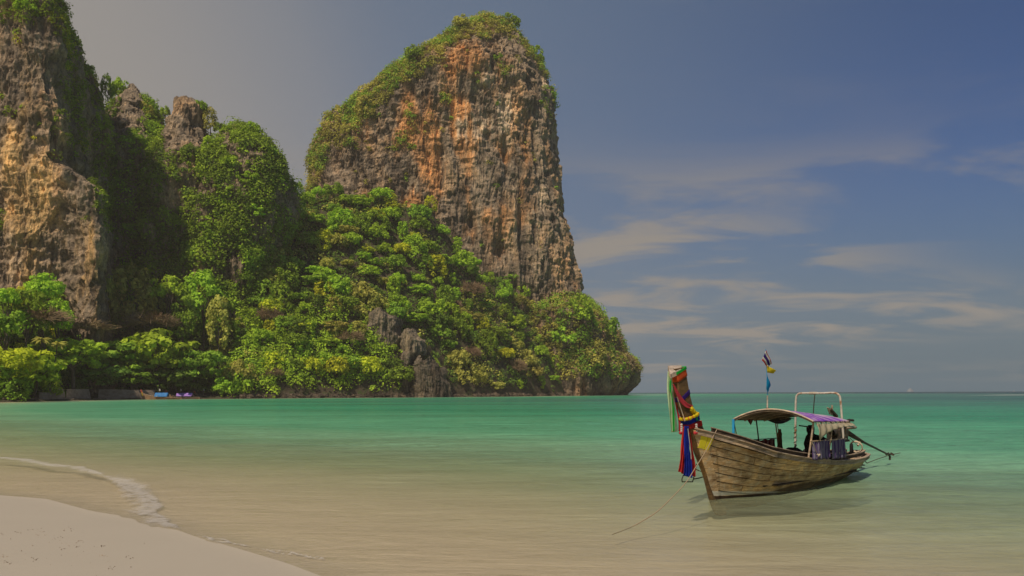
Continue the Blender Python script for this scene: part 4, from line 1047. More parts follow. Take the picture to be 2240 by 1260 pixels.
M_RAIL = wood('sun_bleached_rail', (0.17, 0.12, 0.085), (0.34, 0.26, 0.19), (0.52, 0.43, 0.34))
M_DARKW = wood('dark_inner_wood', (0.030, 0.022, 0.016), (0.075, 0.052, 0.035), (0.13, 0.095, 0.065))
M_PROW = wood('prow_wood', (0.075, 0.045, 0.020), (0.125, 0.075, 0.034), (0.17, 0.11, 0.05))
M_PALEW = wood('pale_end_grain', (0.38, 0.30, 0.24), (0.50, 0.41, 0.33), (0.60, 0.50, 0.42))
def plain(name, c, rough=0.7, metal=0.0, vary=0.25, sc=6.0, spec=0.3, c2=None, thr=(0.52, 0.66), two=None):
    m, g = new_mat(name); obj = g.n('ShaderNodeTexCoord').outputs['Object']
    n = g.noise(obj, sc, 5, 0.65)
    cc = g.mix(1.0, c, g.ramp(n, [(0.3, 1 - vary), (0.7, 1 + vary)]), 'MULTIPLY')
    if c2 is not None: cc = g.mix(g.mr(g.noise(obj, sc * 0.6, 5, 0.7), *thr), cc, c2)
    p = g.n('ShaderNodeBsdfPrincipled', inp={'Base Color': cc, 'Roughness': rough, 'Metallic': metal, 'Specular IOR Level': spec}); sh = p.outputs[0]
    if two:
        t = g.n('ShaderNodeBsdfTranslucent', inp={'Color': cc}); mx = g.n('ShaderNodeMixShader', inp={0: two}); g.link(sh, mx.inputs[1]); g.link(t.outputs[0], mx.inputs[2]); sh = mx.outputs[0]
    finish(g, sh); return m
M_BLUEPIPE = plain('blue_pipe', (0.02, 0.28, 0.55), 0.5, vary=0.15)
M_PIPE = plain('rusty_white_pipe', (0.50, 0.45, 0.39), 0.6, vary=0.2, c2=(0.26, 0.12, 0.05), thr=(0.50, 0.62))
M_IRON = plain('dark_iron', (0.045, 0.038, 0.03), 0.6, 0.3, c2=(0.14, 0.08, 0.05))
M_ROPE = plain('pale_rope', (0.52, 0.42, 0.30), 0.9, vary=0.2, sc=40)
M_MOOR = plain('weathered_mooring_rope', (0.34, 0.25, 0.16), 0.9, vary=0.2, sc=40)
M_DROPE = plain('dark_rope', (0.10, 0.085, 0.06), 0.9, vary=0.2, sc=40)
M_BLACKC = plain('black_cloth', (0.014, 0.012, 0.011), 0.95, vary=0.3, sc=8)
M_NET = plain('brown_net', (0.10, 0.065, 0.022), 0.95, vary=0.5, sc=22)
def cloth(name, c, c2=None, thr=(0.5, 0.66), two=0.35): return plain(name, c, 0.9, 0, 0.12, 7.0, 0.05, c2, thr, two)
C_PGREEN = cloth('pale_green_cloth', (0.62, 0.78, 0.50)); C_GREEN = cloth('bright_green_cloth', (0.03, 0.50, 0.07)); C_PINK = cloth('pink_cloth', (0.68, 0.08, 0.10))
C_ORANGE = cloth('orange_red_cloth', (0.75, 0.13, 0.04)); C_RED = cloth('red_cloth', (0.58, 0.04, 0.035)); C_BLUE = cloth('blue_cloth', (0.02, 0.04, 0.36)); C_PURPLE = cloth('purple_cloth', (0.06, 0.03, 0.22))
C_YELLOW = cloth('yellow_cloth', (0.75, 0.60, 0.03)); C_SKY = cloth('sky_blue_cloth', (0.02, 0.34, 0.60)); C_WHITE = cloth('white_cloth', (0.7, 0.68, 0.62)); C_CREAM = cloth('cream_canvas', (0.52, 0.46, 0.33), (0.34, 0.27, 0.16))
def canopy_mat():
    m, g = new_mat('faded_purple_tarp'); obj = g.n('ShaderNodeTexCoord').outputs['Object']
    n = g.noise(g.mapping(obj, scale=(1.3, 0.35, 1), rot=(0, 0, R(12))), 2.2, 5, 0.6, 0.4)
    c = g.ramp(n, [(0.38, (0.17, 0.05, 0.40)), (0.48, (0.27, 0.11, 0.46)), (0.53, (0.48, 0.33, 0.52)), (0.66, (0.62, 0.50, 0.54))])
    c = g.mix(g.mr(g.noise(obj, 30, 3, 0.6), 0.55, 0.75, 0, 0.5), c, (0.20, 0.10, 0.24))
    p = g.n('ShaderNodeBsdfPrincipled', inp={'Base Color': c, 'Roughness': 0.8, 'Specular IOR Level': 0.15}); t = g.n('ShaderNodeBsdfTranslucent', inp={'Color': c})
    mx = g.n('ShaderNodeMixShader', inp={0: 0.15}); g.link(p.outputs[0], mx.inputs[1]); g.link(t.outputs[0], mx.inputs[2]); finish(g, mx.outputs[0]); return m
M_TARP = canopy_mat()
def stripe_mat(name, a, b, n=22.0, c=None):
    m, g = new_mat(name); obj = g.n('ShaderNodeTexCoord').outputs['Object']; sp = g.n('ShaderNodeSeparateXYZ'); g.link(obj, sp.inputs[0])
    w = g.math('SINE', g.math('MULTIPLY', g.math('ADD', sp.outputs[0], g.math('MULTIPLY', g.noise(obj, 3.0, 2), 0.12)), n))
    cc = g.mix(g.mr(w, -0.3, 0.4), a, b)
    if c: cc = g.mix(g.mr(g.noise(obj, 7, 4, 0.6), 0.60, 0.68), cc, c)
    finish(g, principled(g, **{'Base Color': cc, 'Roughness': 0.9, 'Specular IOR Level': 0.1})); return m
M_STRIPE = stripe_mat('purple_striped_cloth', (0.085, 0.055, 0.14), (0.17, 0.15, 0.22), 34.0, (0.30, 0.24, 0.24))
M_REDST = stripe_mat('red_brown_striped_cloth', (0.20, 0.035, 0.03), (0.30, 0.17, 0.13), 26.0)
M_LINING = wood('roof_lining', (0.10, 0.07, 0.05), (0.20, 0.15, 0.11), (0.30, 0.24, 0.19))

boat = tag(empty('longtail_boat', (BX, BY, 0), R(45)), 'weathered wooden longtail boat with purple canopy moored in the shallows', 'boat')
# planks, each strake in butted lengths
vb = [0.02, .15, .28, .40, .51, .62, .73, .84, .93]
rngp = np.random.default_rng(9)
for side in (-1, 1):
    for k in range(len(vb) - 1):
        cuts = [0.004] + list(np.array([0.36, 0.70] if k % 2 else [0.22, 0.50, 0.80]) + rngp.uniform(-0.06, 0.06, 2 if k % 2 else 3)) + [1.0]
        for a, b_ in zip(cuts[:-1], cuts[1:]):
            n = max(4, int(36 * (b_ - a))); S = np.linspace(a + 0.0016, b_ - 0.0016, n)[:, None]; Vv = np.linspace(vb[k] + 0.0055, vb[k + 1] - 0.0065, 4)[None]
            o_ = 0.018 + rngp.uniform(0, 0.007)
            tilt = np.array([0.006, 0.003, 0.001, -0.001])[None, :, None] if True else 0
            outer, nn = hull_pt(S, Vv, side, o_); outer = outer + nn * tilt; inner, _ = hull_pt(S, Vv, side, -0.010)
            V, F = slab(outer, inner)
            add('hull_plank', (V, F if side < 0 else F[:, ::-1]), M_HULL, boat)
# inner skin and frames
S, Vv = np.linspace(0.004, 1, 60)[:, None], np.linspace(0.01, 0.985, 14)[None]
for side in (-1, 1):
    o1, _ = hull_pt(S, Vv, side, -0.012); o2, _ = hull_pt(S, Vv, side, -0.028)
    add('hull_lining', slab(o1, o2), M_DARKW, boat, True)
for i, s in enumerate(np.linspace(0.12, 0.95, 15)):
    pts = np.concatenate([hull_pt(s, np.linspace(0.95, 0.06, 9), -1, -0.055)[0], hull_pt(s, np.linspace(0.06, 0.95, 9), 1, -0.055)[0]])
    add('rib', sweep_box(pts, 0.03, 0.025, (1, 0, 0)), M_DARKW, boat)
# floor boards
for j in range(7):
    y0 = -0.54 + j * 0.18
    l1, l2 = 0.9 + abs(y0) * 2.0, 7.7 - abs(y0) * 1.6
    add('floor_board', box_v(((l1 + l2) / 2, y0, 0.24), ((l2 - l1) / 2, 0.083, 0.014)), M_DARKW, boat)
for l, z in ((1.7, .78), (3.1, .56), (4.4, .50), (5.75, .49), (6.9, .47), (7.6, .52)):
    w_ = float(sm_interp(l, TG)) * 0.86
    add('thwart', box_v((l, 0, z), (0.10, w_, 0.022)), M_RAIL, boat, bevel=0.005)
# foredeck boards
for j in range(5):
    l = -0.32 + j * 0.20; w_ = float(sm_interp(l, TG)) * 0.8
    add('deck_board', box_v((l, 0, float(sm_interp(l, TZG)) - 0.06), (0.095, w_, 0.015), Matrix.Rotation(0.42, 3, 'Y')), M_DARKW, boat)
# rails
for side in (-1, 1):
    S = np.linspace(0.006, 0.999, 70)
    p, n = hull_pt(S, np.full(70, 0.975), side, 0.035); n = n * np.array((1, 1, 0)); n /= np.linalg.norm(n, axis=-1, keepdims=True)
    add('rub_rail', sweep_box(p, 0.018, 0.060, n), M_RAIL, boat, bevel=0.006)
    p2, _ = hull_pt(S, np.full(70, 1.0), side, 0.020); p2[:, 2] += 0.018
    add('gunwale_cap', sweep_box(p2, 0.050, 0.014, n), M_RAIL, boat, bevel=0.004)
    S = np.linspace(0.05, 0.975, 60)
    p3, n3_ = hull_pt(S, np.full(60, 1.0), side, -0.105); n3_ = n3_ * np.array((1, 1, 0)); n3_ /= np.linalg.norm(n3_, axis=-1, keepdims=True)
    p4 = p3.copy(); p4[:, 2] += 0.055; add('coaming', sweep_box(p4, 0.010, 0.045, n3_), M_DARKW, boat)
    p3[:, 2] += 0.105; add('coaming_cap', sweep_box(p3, 0.034, 0.012, n3_), M_RAIL, boat, bevel=0.004)
# stern transom block
add('transom', box_v((8.37, 0, 0.50), (0.035, 0.13, 0.22)), M_RAIL, boat, bevel=0.01)

# prow: one heavy raked plank
PF = [(.34, -.36), (.20, -.3), (.0, 0), (-.29, .635), (-.585, 1.08), (-.87, 1.55), (-1.13, 1.95), (-1.36, 2.40), (-1.47, 2.76), (-1.555, 2.985)]
PB = [(-1.16, 3.03), (-1.02, 2.55), (-.85, 2.16), (-.63, 1.9), (-.44, 1.70), (-.10, 1.2), (.25, .4), (.6, -.36)]
PFs = smooth_pts([(a, 0, b) for a, b in PF], 36); PBs = smooth_pts([(a, 0, b) for a, b in PB], 36)[::-1]
def thick(z): return np.interp(z, [-0.4, 1.2, 1.8, 3.1], [0.055, 0.06, 0.075, 0.080])
g1 = np.stack([PFs, PFs * 0.66 + PBs * 0.34, PFs * 0.33 + PBs * 0.67, PBs], 1); o1 = g1.copy(); o2 = g1.copy()
o1[..., 1] = -thick(g1[..., 2]); o2[..., 1] = thick(g1[..., 2])
add('prow', slab(o1, o2), M_PROW, boat, bevel=0.012)
# stem timber doubled on the outside, at the plank ends
for side in (-1, 1):
    S = np.array([0.001, 0.012, 0.026])[:, None]; Vv = np.linspace(0.02, 0.99, 24)[None]
    S = S + 0.030 * (1 - Vv) * np.array([0, 0.5, 1])[:, None]
    o_, _ = hull_pt(S, Vv, side, 0.040); i_, _ = hull_pt(S, Vv, side, 0.0)
    add('stem_facing', slab(o_, i_), M_HULL, boat, bevel=0.004)
# pale slanting end of the prow
t1, t2 = Bp(1461, 803, 0.09), Bp(1492, 804, 0.09); b1, b2_ = Bp(1467, 818, -0.09), Bp(1490, 807, -0.09)
t1[2] = 3.06; t2[2] = 3.08
top = np.array([[t1, t2], [b1, b2_]]); low_ = top.copy(); low_[..., 2] -= 0.10; low_[0, :, 2] -= 0.05
add('prow_end', slab(top, low_), M_PALEW, boat, bevel=0.006)

# yellow painted panel near the stem
_sg, _vg = np.meshgrid(np.linspace(0, 0.2, 260), np.linspace(0.3, 1, 260), indexing='ij')
_hp, _hn = hull_pt(_sg, _vg, -1, 0.0); _hx, _hy = PIX(b2w(_hp))
def hull_at(px, py, off=0.03):
    i = np.unravel_index(np.argmin((_hx - px) ** 2 + (_hy - py) ** 2), _hx.shape); return _hp[i] + _hn[i] * off
def quad_on_hull(c, n=6, m=6, off=0.045):
    (a, b, d, e) = [np.array(x, float) for x in c]; G_ = np.zeros((n, m, 3))
    for i in range(n):
        for j in range(m):
            u, v = i / (n - 1), j / (m - 1); q_ = (a * (1 - u) + b * u) * (1 - v) + (e * (1 - u) + d * u) * v; G_[i, j] = hull_at(q_[0], q_[1], off)
    for _ in range(2): G_[1:-1, 1:-1] = (G_[1:-1, 1:-1] * 2 + G_[:-2, 1:-1] + G_[2:, 1:-1] + G_[1:-1, :-2] + G_[1:-1, 2:]) / 6
    return G_
m_, g_ = new_mat('chipped_yellow_paint'); ob_ = g_.n('ShaderNodeTexCoord').outputs['Object']
cy_ = g_.mix(g_.mr(g_.noise(ob_, 22, 5, 0.7), 0.60, 0.70), (0.72, 0.62, 0.02), (0.25, 0.19, 0.03))
finish(g_, principled(g_, **{'Base Color': cy_, 'Roughness': 0.8})); M_YP = m_
for cc in (((1532, 949), (1546, 953), (1539, 982), (1525, 978)), ((1547.5, 953.5), (1559, 958), (1546, 984), (1540.5, 982.5))):
    G_ = quad_on_hull(cc); G2 = G_.copy(); G2[..., 1] += 0.03; add('painted_panel', slab(G_, G2), M_YP, boat, label='chipped yellow painted panel near the stem')

# ---- canopy
L0, L1 = 2.95, 5.05
def roof_z(l, w):
    t = (l - L0) / (L1 - L0); r = 0.27 * (1 - t) + 0.17 * t; e = 1.765 * (1 - t) + 1.70 * t
    return e + r * (1 - (w / 1.06) ** 2)
ll, ww = np.meshgrid(np.linspace(L0 - 0.05, L1 + 0.05, 36), np.linspace(-1.08, 1.07, 40), indexing='ij')
zz = roof_z(ll, ww) + 0.02 + 0.010 * vnoise(ll * 5, ww * 3, 0, 3) - 0.012 * np.abs(np.sin((ll - L0) / (L1 - L0) * math.pi * 3)) + 0.006 * vnoise(ll * 18, ww * 12, 0, 5)
A_ = np.stack([ll, ww, zz], -1); B_ = A_.copy(); B_[..., 2] -= 0.010
add('canopy_tarp', slab(A_, B_), M_TARP, boat, True)
B1_ = A_.copy()[:, 1:-1]; B1_[..., 2] -= 0.020; B2_ = B1_.copy(); B2_[..., 2] -= 0.012
for j in range(0, 38, 5):
    sl = slice(j, min(j + 6, 38)); q1, q2 = B1_[:, sl].copy(), B2_[:, sl].copy(); q1[:, -1, 1] -= 0.008; q2[:, -1, 1] -= 0.008
    add('roof_slat', slab(q1, q2), M_LINING, boat)
for i, l in enumerate(np.linspace(L0 - 0.03, L1 + 0.03, 5)):
    w = np.linspace(-1.07, 1.06, 26); pts = np.stack([np.full(26, l), w, roof_z(l, w) - 0.035], -1)
    add('roof_rib', sweep_box(pts, 0.022, 0.016, (1, 0, 0)), M_RAIL, boat, True)
w = np.linspace(-1.085, 1.075, 30); pts = np.stack([np.full(30, L0 - 0.065), w, roof_z(L0, w) + 0.012], -1)
add('front_batten', sweep_box(pts, 0.010, 0.018, (1, 0, 0)), M_PALEW, boat, True)
for w in (-1.06, 1.05):
    pts = np.array([(l, w, float(roof_z(l, w)) - 0.01) for l in np.linspace(L0 - .05, L1 + .08, 12)])
    add('eave_rail', sweep_box(pts, 0.014, 0.020, (0, 1, 0)), M_DARKW, boat, bevel=0.003)
# lacing under the port eave: short knots
for k in range(22):
    l = L0 + 0.05 + k * 0.095; add('lacing', tube_np([(l, -1.085, 1.735), (l + 0.02, -1.10, 1.70), (l + 0.05, -1.08, 1.675)], [0.006, 0.011, 0.006], 5), M_ROPE if k % 3 else M_DROPE, boat)
def post(a, b, r, mat, name='canopy_post', k=8): return add(name, tube_np(smooth_pts([a, (np.array(a) + np.array(b)) / 2 + np.array((0.012, 0.0, 0)), b], 8), np.full(8, r), k), mat, boat, True)
def gz(l): return float(sm_interp(l, TZG)) + 0.03
post((3.02, -.90, gz(3)), (3.02, -1.03, 1.75), 0.024, M_RAIL); post((4.14, -.90, gz(4.1)), (4.14, -1.03, 1.72), 0.018, M_RAIL); post((5.0, -.88, gz(5)), (5.02, -1.03, 1.70), 0.016, M_RAIL)
post((2.84, .86, gz(2.8)), (2.80, 1.02, 1.76), 0.013, M_IRON); post((4.0, .90, gz(4)), (3.98, 1.0, 1.73), 0.018, M_IRON); post((5.05, .88, gz(5)), (5.07, 1.0, 1.70), 0.018, M_RAIL); post((5.13, .88, gz(5)), (5.18, 1.0, 1.70), 0.012, M_RAIL)
bl0 = Bp(1604, 956, 0.98); bl1 = Bp(1604, 917, 1.0); add('blue_pipe', tube_np([bl0 - (0, 0, 0.1), (bl0 + bl1) / 2, bl1], [0.034] * 3, 12), M_BLUEPIPE, boat, True, label='bright blue pipe post at the front of the canopy')
# port side rail with hung striped cloth
def sheet(cols, thick=0.006):
    """cols: list of point columns"""
    A = np.array(cols, float); B = A.copy(); B[..., 1] += thick; return slab(A, B)
post((2.98, -.99, 1.27), (5.06, -.99, 1.24), 0.016, M_RAIL, 'side_rail'); post((2.9, .99, 1.20), (5.1, .98, 1.18), 0.013, M_IRON, 'side_rail')
def pleat(l0, l1, w, zt, zb, n, m, amp, per, seed):
    c = []
    for i in range(n):
        u = i / (n - 1); l = l0 + (l1 - l0) * u; col_ = []
        for j in range(m):
            v = j / (m - 1); col_.append((l + 0.01 * math.sin(9 * u + 3 * v), w + amp * (0.4 + 0.8 * v) * math.sin(u * per + 1.3 * math.sin(3.1 * u + seed)) + 0.01 * math.sin(5 * v + u * 7), zt + (zb - zt) * v + 0.01 * math.sin(u * per * 0.5)))
        c.append(col_)
    return sheet(c)
add('side_cloth', pleat(3.05, 4.05, -1.00, 1.265, 0.80, 60, 10, 0.022, 46, 1), M_STRIPE, boat, True)
add('side_cloth', pleat(4.18, 5.0, -1.00, 1.25, 0.76, 60, 10, 0.018, 52, 2), M_STRIPE, boat, True)
add('side_cloth', pleat(3.1, 5.0, 0.97, 1.17, 0.86, 70, 8, 0.02, 60, 3), M_REDST, boat, True)
# cream valance gathered under the port eave
c = []
for i in range(50):
    u = i / 49; l = 3.06 + 2.05 * u; dz = np.interp(u, [0, .06, .12, .3, .5, .7, 1], [.26, .40, .30, .20, .12, .09, .08]); col_ = []
    for j in range(8):
        v = j / 7; col_.append((l, -1.09 - 0.05 * math.sin(v * 2.2) - 0.02 * math.sin(u * 40 + v * 2) - 0.10 * v * u, 1.69 - 0.02 * u - dz * v + 0.006 * math.sin(u * 50)))
    c.append(col_)
add('valance', sheet(c), C_CREAM, boat, True, label='torn cream canvas strip hanging under the port eave')
# torn cloth under the starboard side
def flap(name, poly, w, mat, label=None, thick=0.006):
    pts = [Bp(a, b, w) for a, b in poly]; c0 = sum(pts) / len(pts); V = np.array(pts + [p + np.array((0, thick, 0)) for p in pts]); n = len(pts)
    bm = bmesh.new(); vs = [bm.verts.new(v) for v in V]; bm.faces.new(vs[:n]); bm.faces.new(vs[n:][::-1])
    for i in range(n): bm.faces.new((vs[i], vs[i + n], vs[(i + 1) % n + n], vs[(i + 1) % n]))
    bmesh.ops.triangulate(bm, faces=bm.faces[:]); me = bpy.data.meshes.new(name); bm.to_mesh(me); bm.free(); me.materials.append(mat)
    o = link(name, me, boat); 
    if label: o['label'] = label
    return o
flap('torn_flap', [(1634, 917), (1648, 917), (1644, 924), (1642.5, 930), (1638, 924)], 0.95, M_REDST, 'torn reddish flap hanging from the canopy lining')
c = []
for i in range(24):
    u = i / 23; a = Bp(1684 + 56 * u, 919 - 3 * u - 4 * math.sin(u * 3.14), 0.8); dz = 0.16 * math.sin(min(u * 1.15, 1) * math.pi) ** 0.8 + 0.01; c.append([(a[0], 0.8 + 0.08 * math.sin(3 * v / 5) , a[2] - dz * v / 5) for v in range(6)])
add('sagging_lining', sheet(c), M_DARKW, boat, True)

# hoop over the stern end of the canopy
hp = [(5.75, .74, .62), (5.75, .73, 1.4), (5.75, .715, 2.22), (5.75, .66, 2.40), (5.75, .52, 2.44), (5.75, -.02, 2.44), (5.75, -.36, 2.45), (5.75, -.50, 2.40), (5.75, -.56, 2.22), (5.75, -.62, 1.4), (5.75, -.70, .62)]
add('hoop', tube_np(smooth_pts(hp, 70), np.full(70, 0.029), 10), M_PIPE, boat, True, label='tall rusty white pipe hoop standing over the aft canopy')
add('hoop_stay', tube_np([(5.75, .16, 2.42), (5.7, .17, 2.1), (5.6, .17, 1.2)], [0.014] * 3, 6), M_IRON, boat, True)
add('hoop_binding', tube_np(smooth_pts([(5.75 + 0.035 * math.cos(a), .16 + a * 0.006 - 0.06, 2.44 + 0.035 * math.sin(a)) for a in np.linspace(0, 38, 60)], 120), np.full(120, 0.008), 5), M_ROPE, boat, True)
add('hoop_lashing', tube_np([(5.75 + 0.042 * math.cos(a), .735 + 0.042 * math.sin(a), .85 + a * 0.022) for a in np.linspace(0, 30, 160)], np.full(160, 0.008), 5), M_DROPE, boat, True)
# cross pole and bits lashed on the aft roof
post(Bp(1748, 931, .2), Bp(1770, 934, -.3), 0.017, M_IRON, 'cross_pole')
add('lashed_board', box_v(Bp(1822, 903, 0.0), (0.26, 0.05, 0.035), Matrix.Rotation(0.45, 3, 'Y')), M_DARKW, boat, bevel=0.01)
add('lashed_board', box_v(Bp(1813, 899, -0.05), (0.13, 0.02, 0.012), Matrix.Rotation(0.85, 3, 'Y')), M_PALEW, boat, bevel=0.004)
post(Bp(1819.5, 908, 0.0), Bp(1820, 886, 0.0), 0.026, M_RAIL, 'roof_peg')

# flag pole and flags
fp0 = np.array((L0 + 0.03, .16, 1.98)); fpt = Bp(1675.2, 763.5, .16)
fpm = Bp(1678.8, 865, .16)
pole = add('flag_pole', tube_np([fp0, fpm], [0.019, 0.017], 8), M_PALEW, boat, True)
add('pole_top', tube_np([fpm, Bp(1677.6, 820, .16), fpt], [0.010, 0.008, 0.007], 6), M_BLUEPIPE, pole, True)
add('pole_foot', box_v(fp0 + np.array((0, 0, 0.05)), (0.035, 0.035, 0.05)), M_DARKW, pole, bevel=0.01)
def flag(corners, mats, bands, label, w=.13, n=14, wave=0.015):
    (a, b, d, e) = [Bp(x, y, w) for x, y in corners]; t0 = 0
    objs = []
    for (t1, mat) in bands:
        rows = []
        for i in range(n):
            u = i / (n - 1); r_ = []
            for j in range(4):
                v = t0 + (t1 - t0) * j / 3; p = (a * (1 - u) + b * u) * (1 - v) + (e * (1 - u) + d * u) * v
                p = p + np.array((0.3, 1, 0)) * wave * math.sin(u * 7 + v * 3) * (0.2 + u); r_.append(p)
            rows.append(r_)
        A = np.array(rows); B = A + np.array((0, 0.003, 0)); objs.append((slab(A, B), mat)); t0 = t1
    V, F = join([o[0] for o in objs]); me = mesh_np('flag', V, F, objs[0][1], True)
    ms = []
    for o_, mat in objs:
        if mat not in ms: ms.append(mat)
    me.materials.clear(); [me.materials.append(x) for x in ms]
    mi = np.concatenate([np.full(len(o_[1]), ms.index(mat)) for o_, mat in objs]).astype(np.int32)
    if len(me.polygons) == len(mi): me.polygons.foreach_set('material_index', mi)
    f = link('flag', me, pole); f['label'] = label
flag([(1676.5, 766), (1689, 796), (1679.5, 803), (1667, 788)], None, [(0.10, C_RED), (0.30, C_WHITE), (0.64, C_PURPLE), (0.84, C_WHITE), (1.0, C_RED)], 'drooping flag with red, white and blue stripes at the top of the pole')
flag([(1678.2, 799.5), (1699, 811), (1692, 817), (1678.5, 815)], None, [(1.0, C_YELLOW)], 'small yellow flag below the striped one')
flag([(1677.8, 818), (1686.5, 844), (1680.5, 857), (1676.5, 852)], None, [(1.0, C_SKY)], 'drooping sky-blue flag lowest on the pole')

# engine and long tail
eng = add('engine', box_v((6.75, -.05, 1.25), (0.30, 0.20, 0.17)), M_IRON, boat, bevel=0.03)
for k in range(4): add('cylinder_fin', box_v((6.62 + k * 0.09, -.05, 1.45), (0.03, 0.16, 0.05)), M_IRON, eng)
add('exhaust', tube_np(smooth_pts([(6.9, -.15, 1.42), (6.95, -.2, 1.6), (7.15, -.2, 1.66), (7.5, -.2, 1.64)], 16), np.full(16, 0.035), 8), M_IRON, eng, True)
add('air_filter', tube_np([(6.45, -.1, 1.30), (6.25, -.1, 1.32)], [0.10, 0.09], 12), M_IRON, eng, True)
post((7.1, 0, 0.55), (7.1, 0, 1.12), 0.05, M_IRON, 'engine_mount'); post((6.9, .2, 0.5), (7.05, 0, 1.1), 0.03, M_IRON, 'engine_mount')
add('engine_bed', box_v((6.9, 0, 1.06), (0.45, 0.16, 0.03)), M_DARKW, boat)
tb0, tb1, tb2 = Bp(1853, 946, 0.0), Bp(1886, 966, .15), Bp(1945, 995.5, .50)
add('tail_housing', tube_np([tb0 - (0.3, 0, -0.1), tb0, (tb0 + tb1) / 2, tb1], [0.07, 0.085, 0.065, 0.05], 8), M_DARKW, boat, True)
add('tail_shaft', tube_np([tb1, (tb1 + tb2) / 2, tb2], [0.040, 0.034, 0.030], 8), M_IRON, boat, True)
d_ = (tb2 - tb1) / np.linalg.norm(tb2 - tb1)
prop = add('propeller', tube_np([tb2, tb2 + d_ * 0.14], [0.045, 0.02], 8), M_IRON, boat, True)
for a in (0.5, 2.6, 4.7):
    p_ = tb2 + d_ * 0.06 + 0.09 * np.array((0, math.cos(a), math.sin(a))); add('blade', box_v(p_, (0.012, 0.035, 0.07), Matrix.Rotation(-a + 1.57, 3, 'X')), M_IRON, prop, bevel=0.006)
post(Bp(1849, 937, -.2), Bp(1871, 935, -.1), 0.045, M_RAIL, 'wooden_stub'); post(Bp(1876, 975, -.1), Bp(1880, 967, -.1), 0.03, M_RAIL, 'tail_crutch')
post(Bp(1858, 958, 0), Bp(1874, 972, -.1), 0.012, M_PIPE, 'stern_brace')
# stern step: a ring frame on two stays
c0 = Bp(1881, 1017, -.05)
sf = add('stern_step', tube_np([c0 + np.array((0.11 * math.cos(a), 0.13 * math.sin(a), 0.0)) for a in np.linspace(0, 6.2832, 24)], np.full(24, 0.014), 6), M_IRON, boat, True)
add('stern_step_ring', tube_np([c0 + np.array((0.11 * math.cos(a), 0.13 * math.sin(a), -0.09)) for a in np.linspace(0, 6.2832, 24)], np.full(24, 0.012), 6), M_PIPE, boat, True)
for dx_ in (-.08, .08): add('stern_step_stay', tube_np([c0 + (dx_, 0, -0.1), c0 + (dx_ * .6, 0, 0.3)], [0.013, 0.013], 6), M_RAIL, boat, True)

# ---- things lying in, tied to and hung on the boat (each its own)
BM = boat.matrix_basis.copy() if False else Matrix.Translation((BX, BY, 0)) @ Matrix.Rotation(R(45), 4, 'Z')
def free(name, parts, label, cat, group=None, smooth=True):
    """top-level thing made in the boat's frame; parts: [(part name, (V, F), material)]"""
    if len(parts) == 1:
        me = mesh_np(name, parts[0][1][0], parts[0][1][1], parts[0][2], smooth); o = link(name, me); o.matrix_world = BM; o.location = (BX, BY, 0); o.rotation_euler = (0, 0, R(45))
        return tag(o, label, cat, group)
    r = empty(name, (BX, BY, 0), R(45)); tag(r, label, cat, group)
    for pn, vf, mt in parts:
        o = link(pn, mesh_np(pn, vf[0], vf[1], mt, smooth), r)
        if pn == 'flowers': o['kind'] = 'stuff'
    return r
def ribbon(left, right, w, waves=3, amp=0.012, n=26, m=9, w2=None):
    Lx = np.array(left, float); Rx = np.array(right, float); Lp = smooth_pts(np.c_[Lx, np.zeros(len(Lx))], n); Rp = smooth_pts(np.c_[Rx, np.zeros(len(Rx))], n); A = []
    for i in range(n):
        row = []; w_ = w + ((w2 - w) * i / (n - 1) if w2 is not None else 0)
        for j in range(m):
            v = j / (m - 1); q_ = Lp[i] * (1 - v) + Rp[i] * v; p = Bp(q_[0], q_[1], w_); p[1] += amp * math.sin(v * waves * 6.28 + i * 0.25) * (0.4 + i / n); row.append(p)
        A.append(row)
    A = np.array(A); B = A + np.array((0.002, 0.004, 0)); return slab(A, B)
GR = 'cloths and garlands tied to the prow'
free('ribbon', [('ribbon', ribbon([(1461, 812), (1460, 850), (1463, 900), (1468, 946)], [(1470, 818), (1475, 870), (1479, 920), (1482, 944)], 0.02, 2), C_PGREEN)], 'long pale green cloth hanging from the top of the prow', 'ribbon', GR)
free('ribbon', [('ribbon', ribbon([(1465, 832), (1465, 850), (1468.5, 866), (1470.5, 905), (1472.5, 944)], [(1468.5, 832), (1469.5, 850), (1470, 866), (1474, 900), (1474.5, 944)], -0.04, 1), C_GREEN)], 'narrow bright green ribbon lying over the pale green cloth', 'ribbon', GR)
free('ribbon', [('ribbon', ribbon([(1471, 838), (1477, 880), (1482, 915), (1484, 942)], [(1475, 838), (1481, 880), (1487, 918), (1490, 946)], 0.09, 1), C_PINK)], 'pink cloth hanging behind the pale green one', 'ribbon', GR)
free('ribbon', [('ribbon', ribbon([(1472, 840), (1477, 856), (1487, 878), (1500, 891), (1514, 894)], [(1474, 840), (1484, 856), (1494, 872), (1505, 883), (1516, 887)], -0.098, 1, 0.006), C_PINK)], 'pink sash slung slantwise across the prow', 'ribbon', GR)
def prow_edge(z): 
    f = np.interp(z, [p[1] for p in PF], [p[0] for p in PF]); b = np.interp(z, [p[1] for p in PB[::-1]], [p[0] for p in PB[::-1]]); return f, b
